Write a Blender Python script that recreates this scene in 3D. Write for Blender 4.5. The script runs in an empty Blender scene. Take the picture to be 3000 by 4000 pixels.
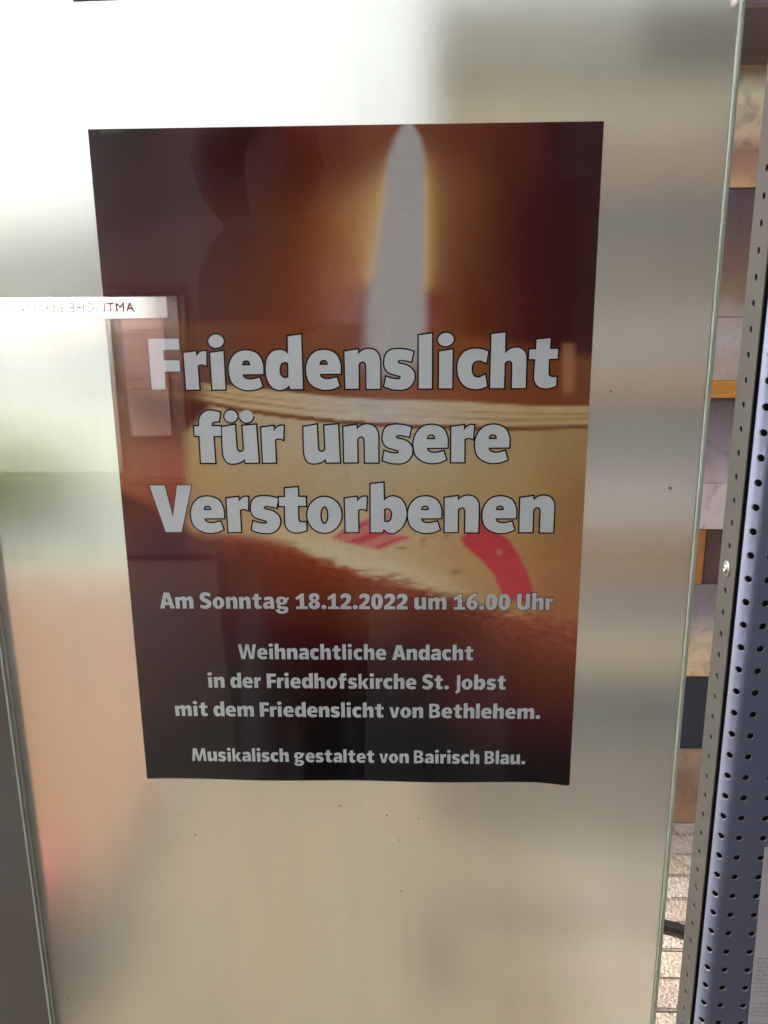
import bpy, bmesh, math, random
import numpy as np
from mathutils import Vector, Matrix
random.seed(7); rng = np.random.default_rng(7)
sc = bpy.context.scene; COL = sc.collection
R = math.radians

# ---------------------------------------------------------------- camera, world, sun, exposure
cam_d = bpy.data.cameras.new('camera'); cam = bpy.data.objects.new('camera', cam_d); COL.objects.link(cam)
cam_d.sensor_fit = 'HORIZONTAL'; cam_d.sensor_width = 36.0; cam_d.lens = 41.31
cam_d.clip_start = 0.02; cam_d.clip_end = 500
right = Vector((0.99935, 0.03482, -0.00960)); fwd = Vector((-0.03612, 0.96378, -0.26422))
fwd.normalize(); right = (right - fwd * right.dot(fwd)).normalized(); up = right.cross(fwd)
M = Matrix((right, up, -fwd)).transposed().to_4x4(); M.translation = Vector((0.26896, -0.77384, 1.450))
cam.matrix_world = M; sc.camera = cam

SUN_EL, SUN_AZ = R(34), R(-68)          # beyond the pane to the left, behind thin cloud
SKYX = 3.1
w = bpy.data.worlds.new('World'); sc.world = w; w.use_nodes = True
nt = w.node_tree; bg = nt.nodes['Background']
sky = nt.nodes.new('ShaderNodeTexSky'); sky.sky_type = 'NISHITA'; sky.sun_disc = False
sky.sun_elevation = SUN_EL; sky.sun_rotation = SUN_AZ; sky.air_density = 1.0; sky.dust_density = 6.0; sky.ozone_density = 1.0
cn = nt.nodes.new('ShaderNodeTexNoise'); cn.inputs['Scale'].default_value = 1.6; cn.inputs['Detail'].default_value = 6
ct = nt.nodes.new('ShaderNodeTexCoord'); cm = nt.nodes.new('ShaderNodeMapping'); cm.inputs['Scale'].default_value = (1, 1, 2.5)
cr = nt.nodes.new('ShaderNodeMapRange'); cr.inputs[1].default_value = .3; cr.inputs[2].default_value = .6; cr.inputs[3].default_value = .6; cr.inputs[4].default_value = .96
bw = nt.nodes.new('ShaderNodeRGBToBW'); cw = nt.nodes.new('ShaderNodeVectorMath'); cw.operation = 'SCALE'; cw.inputs[0].default_value = (0.96, 1.0, 1.07)
cx = nt.nodes.new('ShaderNodeMix'); cx.data_type = 'RGBA'        # thin white cloud: the sky's own brightness without its blue
nt.links.new(ct.outputs['Generated'], cm.inputs[0]); nt.links.new(cm.outputs[0], cn.inputs[0]); nt.links.new(cn.outputs[0], cr.inputs[0]); nt.links.new(sky.outputs[0], bw.inputs[0]); 
c2 = nt.nodes.new('ShaderNodeTexNoise'); c2.inputs['Scale'].default_value = 2.2; c2.inputs['Detail'].default_value = 3; m2_ = nt.nodes.new('ShaderNodeMapping'); m2_.inputs['Location'].default_value = (SKYX, 0, 0)
b2 = nt.nodes.new('ShaderNodeMapRange'); b2.inputs[1].default_value = .35; b2.inputs[2].default_value = .65; b2.inputs[3].default_value = .62; b2.inputs[4].default_value = 1.3
mu = nt.nodes.new('ShaderNodeMath'); mu.operation = 'MULTIPLY'
nt.links.new(ct.outputs['Generated'], m2_.inputs[0]); nt.links.new(m2_.outputs[0], c2.inputs[0]); nt.links.new(c2.outputs[0], b2.inputs[0]); nt.links.new(bw.outputs[0], mu.inputs[0]); nt.links.new(b2.outputs[0], mu.inputs[1]); nt.links.new(mu.outputs[0], cw.inputs['Scale'])
nt.links.new(cr.outputs[0], cx.inputs[0]); nt.links.new(sky.outputs[0], cx.inputs[6]); nt.links.new(cw.outputs[0], cx.inputs[7]); nt.links.new(cx.outputs[2], bg.inputs[0]); bg.inputs[1].default_value = 0.15
sd = bpy.data.lights.new('sun', 'SUN'); sd.energy = 0.5; sd.angle = R(25); sd.color = (1.0, .96, .91)
so = bpy.data.objects.new('sun', sd); COL.objects.link(so)
dv = Vector((math.sin(SUN_AZ) * math.cos(SUN_EL), math.cos(SUN_AZ) * math.cos(SUN_EL), math.sin(SUN_EL)))
so.rotation_euler = dv.to_track_quat('Z', 'Y').to_euler(); so.location = (0, 0, 20)
sc.view_settings.view_transform = 'Standard'; sc.view_settings.look = 'None'; sc.view_settings.gamma = 1
sc.view_settings.exposure = 1.63
sc.cycles.max_bounces = 14; sc.cycles.transmission_bounces = 10; sc.cycles.transparent_max_bounces = 16
sc.cycles.use_denoising = True; sc.cycles.sample_clamp_indirect = 6

HMAT = [[4668.36475271, 591.99332397, 347.0], [-99.8396184, 5306.17321551, 507.0], [-0.04978767, 0.36427594, 1.0]]
VEIL, ART_GAIN = .010, .45
POST_COL, STRIP_COL = '#7e8297', '#403d37'
BG = 1.6
HEADER_E, LAMP_E = 18.0, 400.0
# ---------------------------------------------------------------- helpers
def lin(h):
    h = h.lstrip('#'); v = np.array([int(h[i:i+2], 16) / 255 for i in (0, 2, 4)])
    return np.where(v <= .04045, v / 12.92, ((v + .055) / 1.055) ** 2.4)
def c4(h): return tuple(lin(h)) + (1.0,)
def mat(name, col, rough=.6, metal=0.0, var=0.0, scale=8.0, bump=0.0, bscale=60.0, spec=.5, detail=4, col2=None, stretch=None, edges=(.35, .65)):
    m = bpy.data.materials.new(name); m.use_nodes = True; n = m.node_tree; b = n.nodes['Principled BSDF']
    col = c4(col) if isinstance(col, str) else tuple(col) + (1,)
    b.inputs['Roughness'].default_value = rough; b.inputs['Metallic'].default_value = metal
    b.inputs['Specular IOR Level'].default_value = spec; b.inputs['Base Color'].default_value = col
    tc = n.nodes.new('ShaderNodeTexCoord'); mp = n.nodes.new('ShaderNodeMapping')
    n.links.new(tc.outputs['Object'], mp.inputs[0])
    if stretch: mp.inputs['Scale'].default_value = stretch
    if var or col2:
        no = n.nodes.new('ShaderNodeTexNoise'); no.inputs['Scale'].default_value = scale; no.inputs['Detail'].default_value = detail
        rp = n.nodes.new('ShaderNodeValToRGB'); rp.color_ramp.elements[0].position = edges[0]; rp.color_ramp.elements[1].position = edges[1]
        a = np.array(col[:3]); c2 = lin(col2) if isinstance(col2, str) else a * (1 - var)
        rp.color_ramp.elements[0].color = tuple(c2) + (1,); rp.color_ramp.elements[1].color = tuple(np.clip(a * (1 + (0 if col2 else var)), 0, 1)) + (1,)
        n.links.new(mp.outputs[0], no.inputs[0]); n.links.new(no.outputs[0], rp.inputs[0]); n.links.new(rp.outputs[0], b.inputs['Base Color'])
        rr = n.nodes.new('ShaderNodeMapRange'); rr.inputs[3].default_value = max(0, rough - .08); rr.inputs[4].default_value = min(1, rough + .1)
        n.links.new(no.outputs[0], rr.inputs[0]); n.links.new(rr.outputs[0], b.inputs['Roughness'])
    if bump:
        nb = n.nodes.new('ShaderNodeTexNoise'); nb.inputs['Scale'].default_value = bscale; nb.inputs['Detail'].default_value = 6
        bp = n.nodes.new('ShaderNodeBump'); bp.inputs['Strength'].default_value = bump; bp.inputs['Distance'].default_value = .01
        n.links.new(mp.outputs[0], nb.inputs[0]); n.links.new(nb.outputs[0], bp.inputs['Height']); n.links.new(bp.outputs[0], b.inputs['Normal'])
    return m
def link_mesh(name, verts, faces, m=None, parent=None, smooth=False):
    me = bpy.data.meshes.new(name); me.from_pydata([tuple(v) for v in verts], [], [tuple(f) for f in faces]); me.update()
    if m: me.materials.append(m)
    if smooth: me.shade_smooth()
    o = bpy.data.objects.new(name, me); COL.objects.link(o)
    if parent: o.parent = parent; o.matrix_parent_inverse = Matrix.Translation(-parent.location) if parent.type == 'EMPTY' else Matrix()
    return o
def box_geo(x0, x1, y0, y1, z0, z1):
    v = [(x, y, z) for x in (x0, x1) for y in (y0, y1) for z in (z0, z1)]
    f = [(0, 1, 3, 2), (4, 6, 7, 5), (0, 4, 5, 1), (2, 3, 7, 6), (0, 2, 6, 4), (1, 5, 7, 3)]
    return v, f
def box(name, x0, x1, y0, y1, z0, z1, m, parent=None, bevel=0.0):
    v, f = box_geo(x0, x1, y0, y1, z0, z1)
    o = link_mesh(name, v, f, m, parent)
    if bevel:
        bm = bmesh.new(); bm.from_mesh(o.data); bmesh.ops.bevel(bm, geom=bm.edges[:], offset=bevel, segments=2, affect='EDGES'); bm.to_mesh(o.data); bm.free()
    return o
def tag(o, label, cat, group=None):
    o['label'] = label; o['category'] = cat
    if group: o['group'] = group
    return o
def struct(o, kind='structure'): o['kind'] = kind; return o
def empty(name, loc): o = bpy.data.objects.new(name, None); o.location = loc; o.empty_display_size = .05; COL.objects.link(o); return o
def tube(name, pts, rad, m, parent=None, seg=12, closed=False):
    pts = [Vector(p) for p in pts]; V = []; F = []
    rad = rad if hasattr(rad, '__len__') else [rad] * len(pts)
    t0 = (pts[1] - pts[0]).normalized(); n = t0.orthogonal().normalized()
    for i, p in enumerate(pts):
        t = (pts[min(i + 1, len(pts) - 1)] - pts[max(i - 1, 0)]).normalized(); n = (n - t * n.dot(t)).normalized(); b = t.cross(n)
        for k in range(seg):
            a = 2 * math.pi * k / seg; V.append(p + (n * math.cos(a) + b * math.sin(a)) * rad[i])
    for i in range(len(pts) - 1):
        for k in range(seg):
            a = i * seg + k; b2 = i * seg + (k + 1) % seg; F.append((a, b2, b2 + seg, a + seg))
    F.append(tuple(range(seg))[::-1]); F.append(tuple(range((len(pts) - 1) * seg, len(pts) * seg)))
    return link_mesh(name, V, F, m, parent, True)
TOPZ = 1.56404                        # height of the poster's top edge; poster coordinates: x to the right, y down
PW, PH = .420, .6024

# ---------------------------------------------------------------- glass panel
def clear_glass():
    m = bpy.data.materials.new('clear_glass'); m.use_nodes = True; n = m.node_tree; n.nodes.clear()
    out = n.nodes.new('ShaderNodeOutputMaterial'); mx = n.nodes.new('ShaderNodeMixShader')
    tr = n.nodes.new('ShaderNodeBsdfTransparent'); gl = n.nodes.new('ShaderNodeBsdfGlossy'); fr = n.nodes.new('ShaderNodeFresnel')
    ge = n.nodes.new('ShaderNodeNewGeometry'); mr = n.nodes.new('ShaderNodeMapRange')
    mr.inputs[3].default_value = 1.52; mr.inputs[4].default_value = 1 / 1.52
    n.links.new(ge.outputs['Backfacing'], mr.inputs[0]); n.links.new(mr.outputs[0], fr.inputs[0])
    tr.inputs[0].default_value = (.985, .995, .985, 1); gl.inputs['Roughness'].default_value = .012; gl.inputs[0].default_value = (1, 1, 1, 1)
    n.links.new(fr.outputs[0], mx.inputs[0]); n.links.new(tr.outputs[0], mx.inputs[1]); n.links.new(gl.outputs[0], mx.inputs[2])
    # a film of dust and old wipe marks
    tc = n.nodes.new('ShaderNodeTexCoord'); mp = n.nodes.new('ShaderNodeMapping'); mp.inputs['Rotation'].default_value = (0, R(38), 0); mp.inputs['Scale'].default_value = (14, 1, 1.6)
    n1 = n.nodes.new('ShaderNodeTexNoise'); n1.inputs['Scale'].default_value = 1.4; n1.inputs['Detail'].default_value = 7
    n2 = n.nodes.new('ShaderNodeTexNoise'); n2.inputs['Scale'].default_value = 420; n2.inputs['Detail'].default_value = 2
    r1 = n.nodes.new('ShaderNodeMapRange'); r1.inputs[1].default_value = .5; r1.inputs[2].default_value = .75; r1.inputs[4].default_value = .022
    r2 = n.nodes.new('ShaderNodeMapRange'); r2.inputs[1].default_value = .74; r2.inputs[2].default_value = .84; r2.inputs[4].default_value = .08
    ad = n.nodes.new('ShaderNodeMath'); ad.operation = 'ADD'; df = n.nodes.new('ShaderNodeBsdfDiffuse'); df.inputs[0].default_value = (.62, .60, .57, 1); m3 = n.nodes.new('ShaderNodeMixShader')
    n.links.new(tc.outputs['Object'], mp.inputs[0]); n.links.new(mp.outputs[0], n1.inputs[0]); n.links.new(tc.outputs['Object'], n2.inputs[0]); n.links.new(n1.outputs[0], r1.inputs[0]); n.links.new(n2.outputs[0], r2.inputs[0])
    n.links.new(r1.outputs[0], ad.inputs[0]); n.links.new(r2.outputs[0], ad.inputs[1]); n.links.new(ad.outputs[0], m3.inputs[0]); n.links.new(mx.outputs[0], m3.inputs[1]); n.links.new(df.outputs[0], m3.inputs[2])
    n.links.new(m3.outputs[0], out.inputs[0]); return m
def frosted_glass():
    m = bpy.data.materials.new('satin_frosted_glass'); m.use_nodes = True; n = m.node_tree; n.nodes.clear()
    out = n.nodes.new('ShaderNodeOutputMaterial'); mx = n.nodes.new('ShaderNodeMixShader'); m2 = n.nodes.new('ShaderNodeMixShader')
    g = n.nodes.new('ShaderNodeBsdfGlass'); g.distribution = 'BECKMANN'; g.inputs['Roughness'].default_value = FROST_ROUGH; g.inputs['IOR'].default_value = 1.3; g.inputs[0].default_value = (.90, .89, .845, 1)
    d = n.nodes.new('ShaderNodeBsdfDiffuse'); t = n.nodes.new('ShaderNodeBsdfTranslucent')
    d.inputs[0].default_value = (.80, .83, .78, 1); t.inputs[0].default_value = (.86, .88, .83, 1)
    tc = n.nodes.new('ShaderNodeTexCoord'); no = n.nodes.new('ShaderNodeTexNoise'); no.inputs['Scale'].default_value = 3.0; no.inputs['Detail'].default_value = 5
    rg = n.nodes.new('ShaderNodeMapRange'); rg.inputs[1].default_value = .3; rg.inputs[2].default_value = .7; rg.inputs[3].default_value = MILK - .03; rg.inputs[4].default_value = MILK + .03
    n.links.new(tc.outputs['Object'], no.inputs[0]); n.links.new(no.outputs[0], rg.inputs[0])
    m2.inputs[0].default_value = .42; n.links.new(d.outputs[0], m2.inputs[1]); n.links.new(t.outputs[0], m2.inputs[2])
    n.links.new(rg.outputs[0], mx.inputs[0]); n.links.new(g.outputs[0], mx.inputs[1]); n.links.new(m2.outputs[0], mx.inputs[2])
    n.links.new(mx.outputs[0], out.inputs[0]); return m
FROST_ROUGH, MILK = .29, .13
PX0, PX1, PZ0, PZ1 = -.1277, .5205, .25, 1.80
panel = empty('glass_panel', (.197, 0, PZ0))
tag(panel, 'tall frosted glass panel carrying the candle poster', 'glass panel')
M_CLEAR, M_FROST = clear_glass(), frosted_glass()
box('clear_sheet', PX0, PX1, -.0080, -.0040, PZ0, PZ1, M_CLEAR, panel)
box('frosted_sheet', PX0, PX1, .0010, .0050, PZ0, PZ1, M_FROST, panel)
M_EDGE = mat('ground_glass_edge', '#9fa498', .35, var=.08, scale=30, spec=.6)
box('polished_edge', PX1, PX1 + .0020, -.0082, .0052, PZ0, PZ1, M_EDGE, panel, .0006)
box('polished_edge', PX0 - .0024, PX0, -.0082, .0052, PZ0, PZ1, M_EDGE, panel, .0006)

# ---------------------------------------------------------------- poster
HM = np.array(HMAT); HI = np.linalg.inv(HM)
def A2P(pts):                          # artwork drawing units -> metres on the poster sheet
    p = np.atleast_2d(np.array(pts, float)); q = np.c_[p, np.ones(len(p))] @ HI.T
    return q[:, :2] / q[:, 2:]
def P2A(pts):
    p = np.atleast_2d(np.array(pts, float)); q = np.c_[p, np.ones(len(p))] @ HM.T
    return q[:, :2] / q[:, 2:]
# glyph drawings: (origin, scale, baseline, cap top, contours); a point with a third value is a corner, ('e', cx, cy, rx, ry) an ellipse
C = 1
GL = {}
def G(ch, crop, base, cap, *cons): GL[ch] = (crop, base, cap, cons)
c1 = (560, 1280, 3.318); c2 = (1020, 1280, 3.318); c3 = (1480, 1280, 4.740); c4_ = (1760, 1280, 3.770)
c5 = (740, 1590, 2.552); c7 = (560, 1860, 2.212); c8 = (1280, 1860, 1.823)
G('F', c1, 796, 136, [(68,136,C),(467,136,C),(478,277,C),(268,283,C),(275,415,C),(475,418,C),(487,560,C),(288,563,C),(300,795,C),(120,797,C)])
G('r', c1, 795, 136, [(532,325,C),(688,303,C),(697,372,C),(735,322),(780,300),(822,303,C),(822,485,C),(780,470),(740,473),(712,487,C),(733,793,C),(567,795,C)])
G('i', c1, 793, 136, [(876,325,C),(1043,302,C),(1070,793,C),(905,793,C)], ('e', 950, 173, 98, 84))
G('e', c1, 793, 136, [(1557,596,C),(1550,470),(1500,360),(1420,310),(1330,296),(1230,318),(1160,385),(1122,480),(1120,580),(1150,690),(1220,760),(1310,797),(1380,803),(1470,790),(1547,755,C),(1508,645,C),(1430,665),(1370,668),(1310,645),(1290,600,C)],
  [(1284,487,C),(1295,440),(1340,420),(1380,440),(1393,487,C)])
G('d', c2, 790, 136, [(347,118,C),(515,95,C),(540,788,C),(380,790,C),(367,738,C),(320,780),(240,800),(150,765),(90,670),(68,550),(85,400),(150,315),(230,293),(300,303),(353,345,C)],
  [(355,455,C),(310,443),(262,462),(242,530),(250,600),(290,645),(330,648),(357,637,C)])
G('n', c2, 788, 136, [(1085,318,C),(1252,292,C),(1257,353,C),(1310,305),(1390,285),(1470,305),(1520,370),(1533,450),(1535,788,C),(1365,788,C),(1360,500),(1345,455),(1310,443),(1275,460),(1260,485,C),(1265,785,C),(1097,788,C)])
G('s', c3, 1112, 175, [(628,445,C),(592,622,C),(500,600),(400,590),(355,603),(345,632),(380,662),(480,682),(570,730),(630,800),(650,890),(630,990),(560,1080),(460,1125),(380,1130),(270,1125),(180,1100),(105,1072,C),(135,900,C),(230,930),(330,945),(385,938),(403,905),(380,880),(290,855),(190,820),(130,760),(105,690),(103,620),(130,500),(200,425),(300,400),(400,397),(520,412)])
G('l', c3, 1112, 175, [(740,150,C),(977,117,C),(975,1112,C),(740,1112,C)])
G('c', c4_, 877, 137, [(538,352,C),(512,515,C),(450,487),(400,480),(340,500),(305,560),(303,640),(325,695),(370,725),(420,722),(495,685,C),(520,848,C),(440,880),(330,888),(220,855),(135,760),(100,620),(115,480),(180,375),(270,325),(350,313),(450,322)])
G('h', c4_, 877, 137, [(600,110,C),(795,85,C),(792,388,C),(850,330),(930,305),(1010,310),(1075,365),(1095,450),(1085,875,C),(890,877,C),(898,540),(885,500),(850,485),(810,497),(785,525,C),(775,877,C),(580,877,C)])
G('t', c4_, 877, 137, [(1260,190,C),(1455,170,C),(1447,323,C),(1565,323,C),(1557,462,C),(1435,462,C),(1425,670),(1440,710),(1480,725),(1540,722,C),(1535,848,C),(1450,875),(1370,882),(1290,860),(1235,790),(1225,700),(1240,468,C),(1150,465,C),(1157,330,C),(1250,330,C)])
G('f', c5, 547, 75, [(305,62,C),(293,145,C),(245,150),(226,165),(224,195,C),(312,197,C),(315,287,C),(240,290,C),(258,547,C),(122,547,C),(107,287,C),(60,285,C),(55,198,C),(103,195,C),(105,130),(130,80),(180,48),(240,47)])
UU = [(330,205,C),(455,183,C),(470,390),(478,428),(505,445),(532,437),(545,420,C),(529,193,C),(658,181,C),(685,545,C),(560,547,C),(548,510,C),(510,540),(440,555),(380,540),(348,480),(338,400)]
G('u', c5, 547, 75, UU)
G('ü', c5, 547, 75, UU, ('e', 417, 100, 62, 57), ('e', 568, 100, 64, 60))
G('V', c7, 477, 77, [(60,78,C),(190,78,C),(262,352,C),(297,75,C),(420,77,C),(335,477,C),(200,477,C)])
G('o', c7, 477, 77, ('e', 1565, 330, 145, 152), ('e', 1565, 332, 35, 76))
G('b', c8, 391, 63, [(307,57,C),(395,48,C),(398,173,C),(430,150),(470,143),(520,165),(550,220),(553,290),(525,355),(470,395),(430,393),(398,368,C),(388,392,C),(308,391,C)],
  [(400,228,C),(430,225),(453,245),(457,275),(445,310),(425,322),(400,318,C)])
k1 = (620, 2290, 5.925); k2 = (1000, 2290, 5.925); k3 = (1240, 2290, 5.925); k4 = (1780, 2290, 5.925); k5 = (920, 2490, 5.925); k6 = (1660, 2610, 7.541); k7 = (1510, 2720, 5.925); k8 = (740, 2900, 5.925); k9 = (1980, 2290, 7.541); k0 = (1330, 2600, 9.217)
G('A', k1, 505, 128, [(128,128,C),(268,128,C),(402,505,C),(292,505,C),(270,428,C),(178,428,C),(163,505,C),(48,505,C)], [(203,235,C),(238,350,C),(190,350,C)])
G('m', k1, 500, 128, [(412,238,C),(515,228,C),(520,248,C),(560,222),(610,215),(655,230),(680,248,C),(720,222),(765,215),(815,235),(840,300),(855,500,C),(748,500,C),(738,335),(712,305),(682,325,C),(690,500,C),(592,500,C),(582,335),(560,305),(525,325,C),(540,500,C),(437,500,C)])
G('S', k1, 500, 128, [(1268,160,C),(1250,235,C),(1190,208),(1140,205),(1115,225),(1130,252),(1210,285),(1270,330),(1287,390),(1262,460),(1200,500),(1130,508),(1065,492),(1020,468,C),(1032,398,C),(1090,420),(1145,420),(1175,405),(1170,380),(1100,345),(1030,300),(1008,235),(1025,165),(1080,125),(1150,117),(1215,130)])
G('a', k2, 502, 132, [(235,245,C),(300,222),(370,215),(440,235),(475,290),(490,500,C),(395,502,C),(388,480,C),(345,500),(290,503),(240,475),(225,420),(245,360),(300,335),(385,328,C),(375,300),(340,297),(262,312,C)], [(388,388,C),(345,390),(325,408),(345,430),(388,430,C)])
G('g', k2, 497, 132, [(815,228,C),(815,295,C),(783,295,C),(780,340),(740,385),(680,402),(630,405),(625,420),(640,432),(730,435),(790,460),(807,510),(780,570),(720,600),(640,605),(560,585),(525,540),(522,505,C),(588,500,C),(550,462),(540,430),(570,400,C),(525,360),(522,300),(550,240),(610,217),(690,217),(750,245,C),(765,232,C)], ('e', 653, 312, 30, 38), ('e', 662, 520, 48, 24))
G('1', k2, 497, 132, [(1140,142,C),(1150,430,C),(1222,432,C),(1227,497,C),(962,497,C),(957,430,C),(1045,432,C),(1035,262,C),(968,300,C),(938,240,C),(1075,142,C)])
G('8', k2, 497, 132, [(1355,135),(1440,155),(1475,220),(1465,275),(1425,305,C),(1475,350),(1490,410),(1455,475),(1360,502),(1265,475),(1225,410),(1240,350),(1288,318,C),(1240,275),(1233,215),(1270,155)], ('e', 1362, 242, 27, 32), ('e', 1352, 390, 34, 32))
G('.', k2, 497, 132, ('e', 1575, 447, 60, 52))
G('2', k3, 495, 130, [(507,210,C),(560,150),(640,135),(720,155),(762,215),(755,290),(720,350),(645,415,C),(768,422,C),(770,495,C),(515,495,C),(512,420,C),(600,345),(650,280),(645,240),(615,230),(580,245),(548,285,C)])
G('0', k3, 497, 130, [(1343,137),(1430,165),(1475,250),(1480,330),(1465,420),(1420,480),(1345,505),(1265,480),(1222,400),(1213,310),(1230,210),(1270,160)], [(1343,225),(1365,245),(1368,330),(1365,390),(1343,418),(1322,390),(1318,320),(1322,245)])
G('6', k4, 515, 148, [(432,138,C),(450,205,C),(370,245),(318,305,C),(380,293),(440,320),(462,385),(440,465),(380,512),(320,522),(240,490),(200,410),(205,310),(250,215),(330,160)], ('e', 332, 405, 30, 35))
G('U', k9, 668, 180, [(215,180,C),(362,180,C),(355,480),(365,540),(412,558),(455,535),(468,470),(475,180,C),(620,182,C),(608,500),(590,600),(500,655),(410,672),(300,655),(225,590),(210,480)])
G('W', k5, 485, 140, [(80,140,C),(167,140,C),(225,385,C),(263,140,C),(345,140,C),(408,385,C),(438,140,C),(523,142,C),(470,485,C),(368,485,C),(310,258,C),(265,485,C),(172,485,C)])
G('J', k6, 588, 150, [(970,150,C),(1080,152,C),(1072,590),(1050,660),(955,715,C),(905,655,C),(950,620),(965,560)])
G('B', k7, 475, 133, [(1008,133,C),(1150,133),(1230,155),(1262,220),(1250,270),(1212,293,C),(1262,330),(1275,385),(1250,445),(1150,473),(1008,475,C)], [(1088,198,C),(1140,198),(1172,230),(1145,268),(1090,272,C)], [(1090,330,C),(1150,332),(1185,368),(1155,405),(1090,412,C)])
G('v', k7, 471, 133, [(50,222,C),(130,222,C),(175,398,C),(208,222,C),(293,222,C),(222,470,C),(122,472,C)])
G('M', k8, 405, 117, [(92,117,C),(185,117,C),(250,305,C),(298,117,C),(385,117,C),(425,405,C),(358,405,C),(333,235,C),(278,405,C),(222,405,C),(160,235,C),(150,405,C),(82,405,C)])
G('k', k0, 792, 258, [(740,258,C),(868,235,C),(868,570,C),(985,408,C),(1130,408,C),(1000,582,C),(1140,795,C),(985,795,C),(870,612,C),(875,790,C),(750,790,C)])

def sample(con, crop):
    ox, oy, s = crop
    if con[0] == 'e':
        _, cx, cy, rx, ry = con
        return [(ox + (cx + rx * math.cos(a)) / s, oy + (cy + ry * math.sin(a)) / s) for a in np.linspace(0, 2 * math.pi, 33)[:-1]]
    P = [np.array(p[:2], float) for p in con]; K = [len(p) > 2 for p in con]; n = len(P); out = []
    for i in range(n):
        j = (i + 1) % n
        if K[i] and K[j]: out.append(P[i]); continue
        t0 = (P[j] - P[i - 1]) / 2 if not K[i] else (P[j] - P[i]) * .9
        t1 = (P[(j + 1) % n] - P[i]) / 2 if not K[j] else (P[j] - P[i]) * .9
        L = np.linalg.norm(P[j] - P[i])
        for t_ in (t0, t1):
            l = np.linalg.norm(t_)
            if l > L * 1.1: t_ *= L * 1.1 / l
        for k in range(5):
            u = k / 5; out.append((2*u**3-3*u**2+1)*P[i] + (u**3-2*u**2+u)*t0 + (-2*u**3+3*u**2)*P[j] + (u**3-u**2)*t1)
    return [(ox + p[0] / s, oy + p[1] / s) for p in out]
GEO = {}
for ch, (crop, base, cap, cons) in GL.items():
    cs = [A2P(sample(c, crop)) for c in cons]
    allp = np.concatenate(cs); mx_ = allp[:, 0].mean(); ox, oy, s = crop
    axm = P2A([(mx_, 0.3)])[0]                       # column of the glyph, to read baseline and cap height there
    cxa = ox + (np.mean([ (c[1] if c[0] == 'e' else np.mean([p[0] for p in c])) for c in cons])) / s
    by = A2P([(cxa, oy + base / s)])[0][1]; ty = A2P([(cxa, oy + cap / s)])[0][1]; H = by - ty
    cs = [np.c_[(c[:, 0]), (c[:, 1] - by)] for c in cs]
    x0 = min(c[:, 0].min() for c in cs); x1 = max(c[:, 0].max() for c in cs)
    GEO[ch] = ([np.c_[c[:, 0] - x0, c[:, 1]] / H for c in cs], (x1 - x0) / H, H)
CAP = GEO['F'][2]
def area(c): x, y = c[:, 0], c[:, 1]; return .5 * np.sum(x * np.roll(y, -1) - np.roll(x, -1) * y)
def inside(pt, c):
    r = False; n = len(c)
    for i in range(n):
        a, b = c[i], c[i - 1]
        if (a[1] > pt[1]) != (b[1] > pt[1]) and pt[0] < (b[0] - a[0]) * (pt[1] - a[1]) / (b[1] - a[1]) + a[0]: r = not r
    return r
def orient(cs):
    out = []
    for i, c in enumerate(cs):
        hole = any(j != i and inside(c[0], d) for j, d in enumerate(cs))
        if (area(c) > 0) == hole: c = c[::-1]
        out.append(c)
    return out
def grow(c, d):                                       # c runs with its ink on the left; push the edge outwards by d
    c = c[np.linalg.norm(c - np.roll(c, 1, 0), axis=1) > 1e-6]
    e0 = c - np.roll(c, 1, 0); e1 = np.roll(c, -1, 0) - c
    n0 = np.c_[e0[:, 1], -e0[:, 0]]; n1 = np.c_[e1[:, 1], -e1[:, 0]]
    n0 /= np.linalg.norm(n0, axis=1)[:, None]; n1 /= np.linalg.norm(n1, axis=1)[:, None]
    b = n0 + n1; l = np.linalg.norm(b, axis=1)[:, None]; b /= np.maximum(l, 1e-6)
    k = 1 / np.maximum((b * n0).sum(1)[:, None], .45); return c + b * d * k
def fill(cs):
    cu = bpy.data.curves.new('tmp', 'CURVE'); cu.dimensions = '2D'; cu.fill_mode = 'BOTH'
    for c in cs:
        sp = cu.splines.new('POLY'); sp.points.add(len(c) - 1); sp.use_cyclic_u = True
        for p, q in zip(sp.points, c): p.co = (q[0], q[1], 0, 1)
    o = bpy.data.objects.new('tmp', cu); me = bpy.data.meshes.new_from_object(o)
    v = [tuple(x.co[:2]) for x in me.vertices]; f = [tuple(p.vertices) for p in me.polygons]
    bpy.data.objects.remove(o); bpy.data.curves.remove(cu); bpy.data.meshes.remove(me); return v, f
class Ink:
    def __init__(s): s.v = []; s.f = []
    def add(s, vf, y):
        v, f = vf; b = len(s.v)
        for a in v: s.v.append((a[0], y, TOPZ - a[1]))
        for t in f:
            t = tuple(b + i for i in t); p = [s.v[i] for i in t[:3]]
            nrm = (Vector(p[1]) - Vector(p[0])).cross(Vector(p[2]) - Vector(p[0]))
            s.f.append(t if nrm.y < 0 else t[::-1])
faces, lines, small, small_l = Ink(), Ink(), Ink(), Ink()
SHEET_Y = -.0022
def place(ch, x, by, h, big=True, sx=1.0):
    cs, wd, _ = GEO[ch]; cs = orient([np.c_[c[:, 0] * h * sx + x, c[:, 1] * h + by] for c in cs])
    d = .00135 if big else .00035
    if not (big and ch in 'FV'): (lines if big else small_l).add(fill([grow(c, d) for c in cs]), SHEET_Y - .0003)
    elif big: lines.add(fill([grow(c, .0006) for c in cs]), SHEET_Y - .0003)
    (faces if big else small).add(fill([grow(c, 0 if big else -.00016) for c in cs]), SHEET_Y - .0006)
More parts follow.
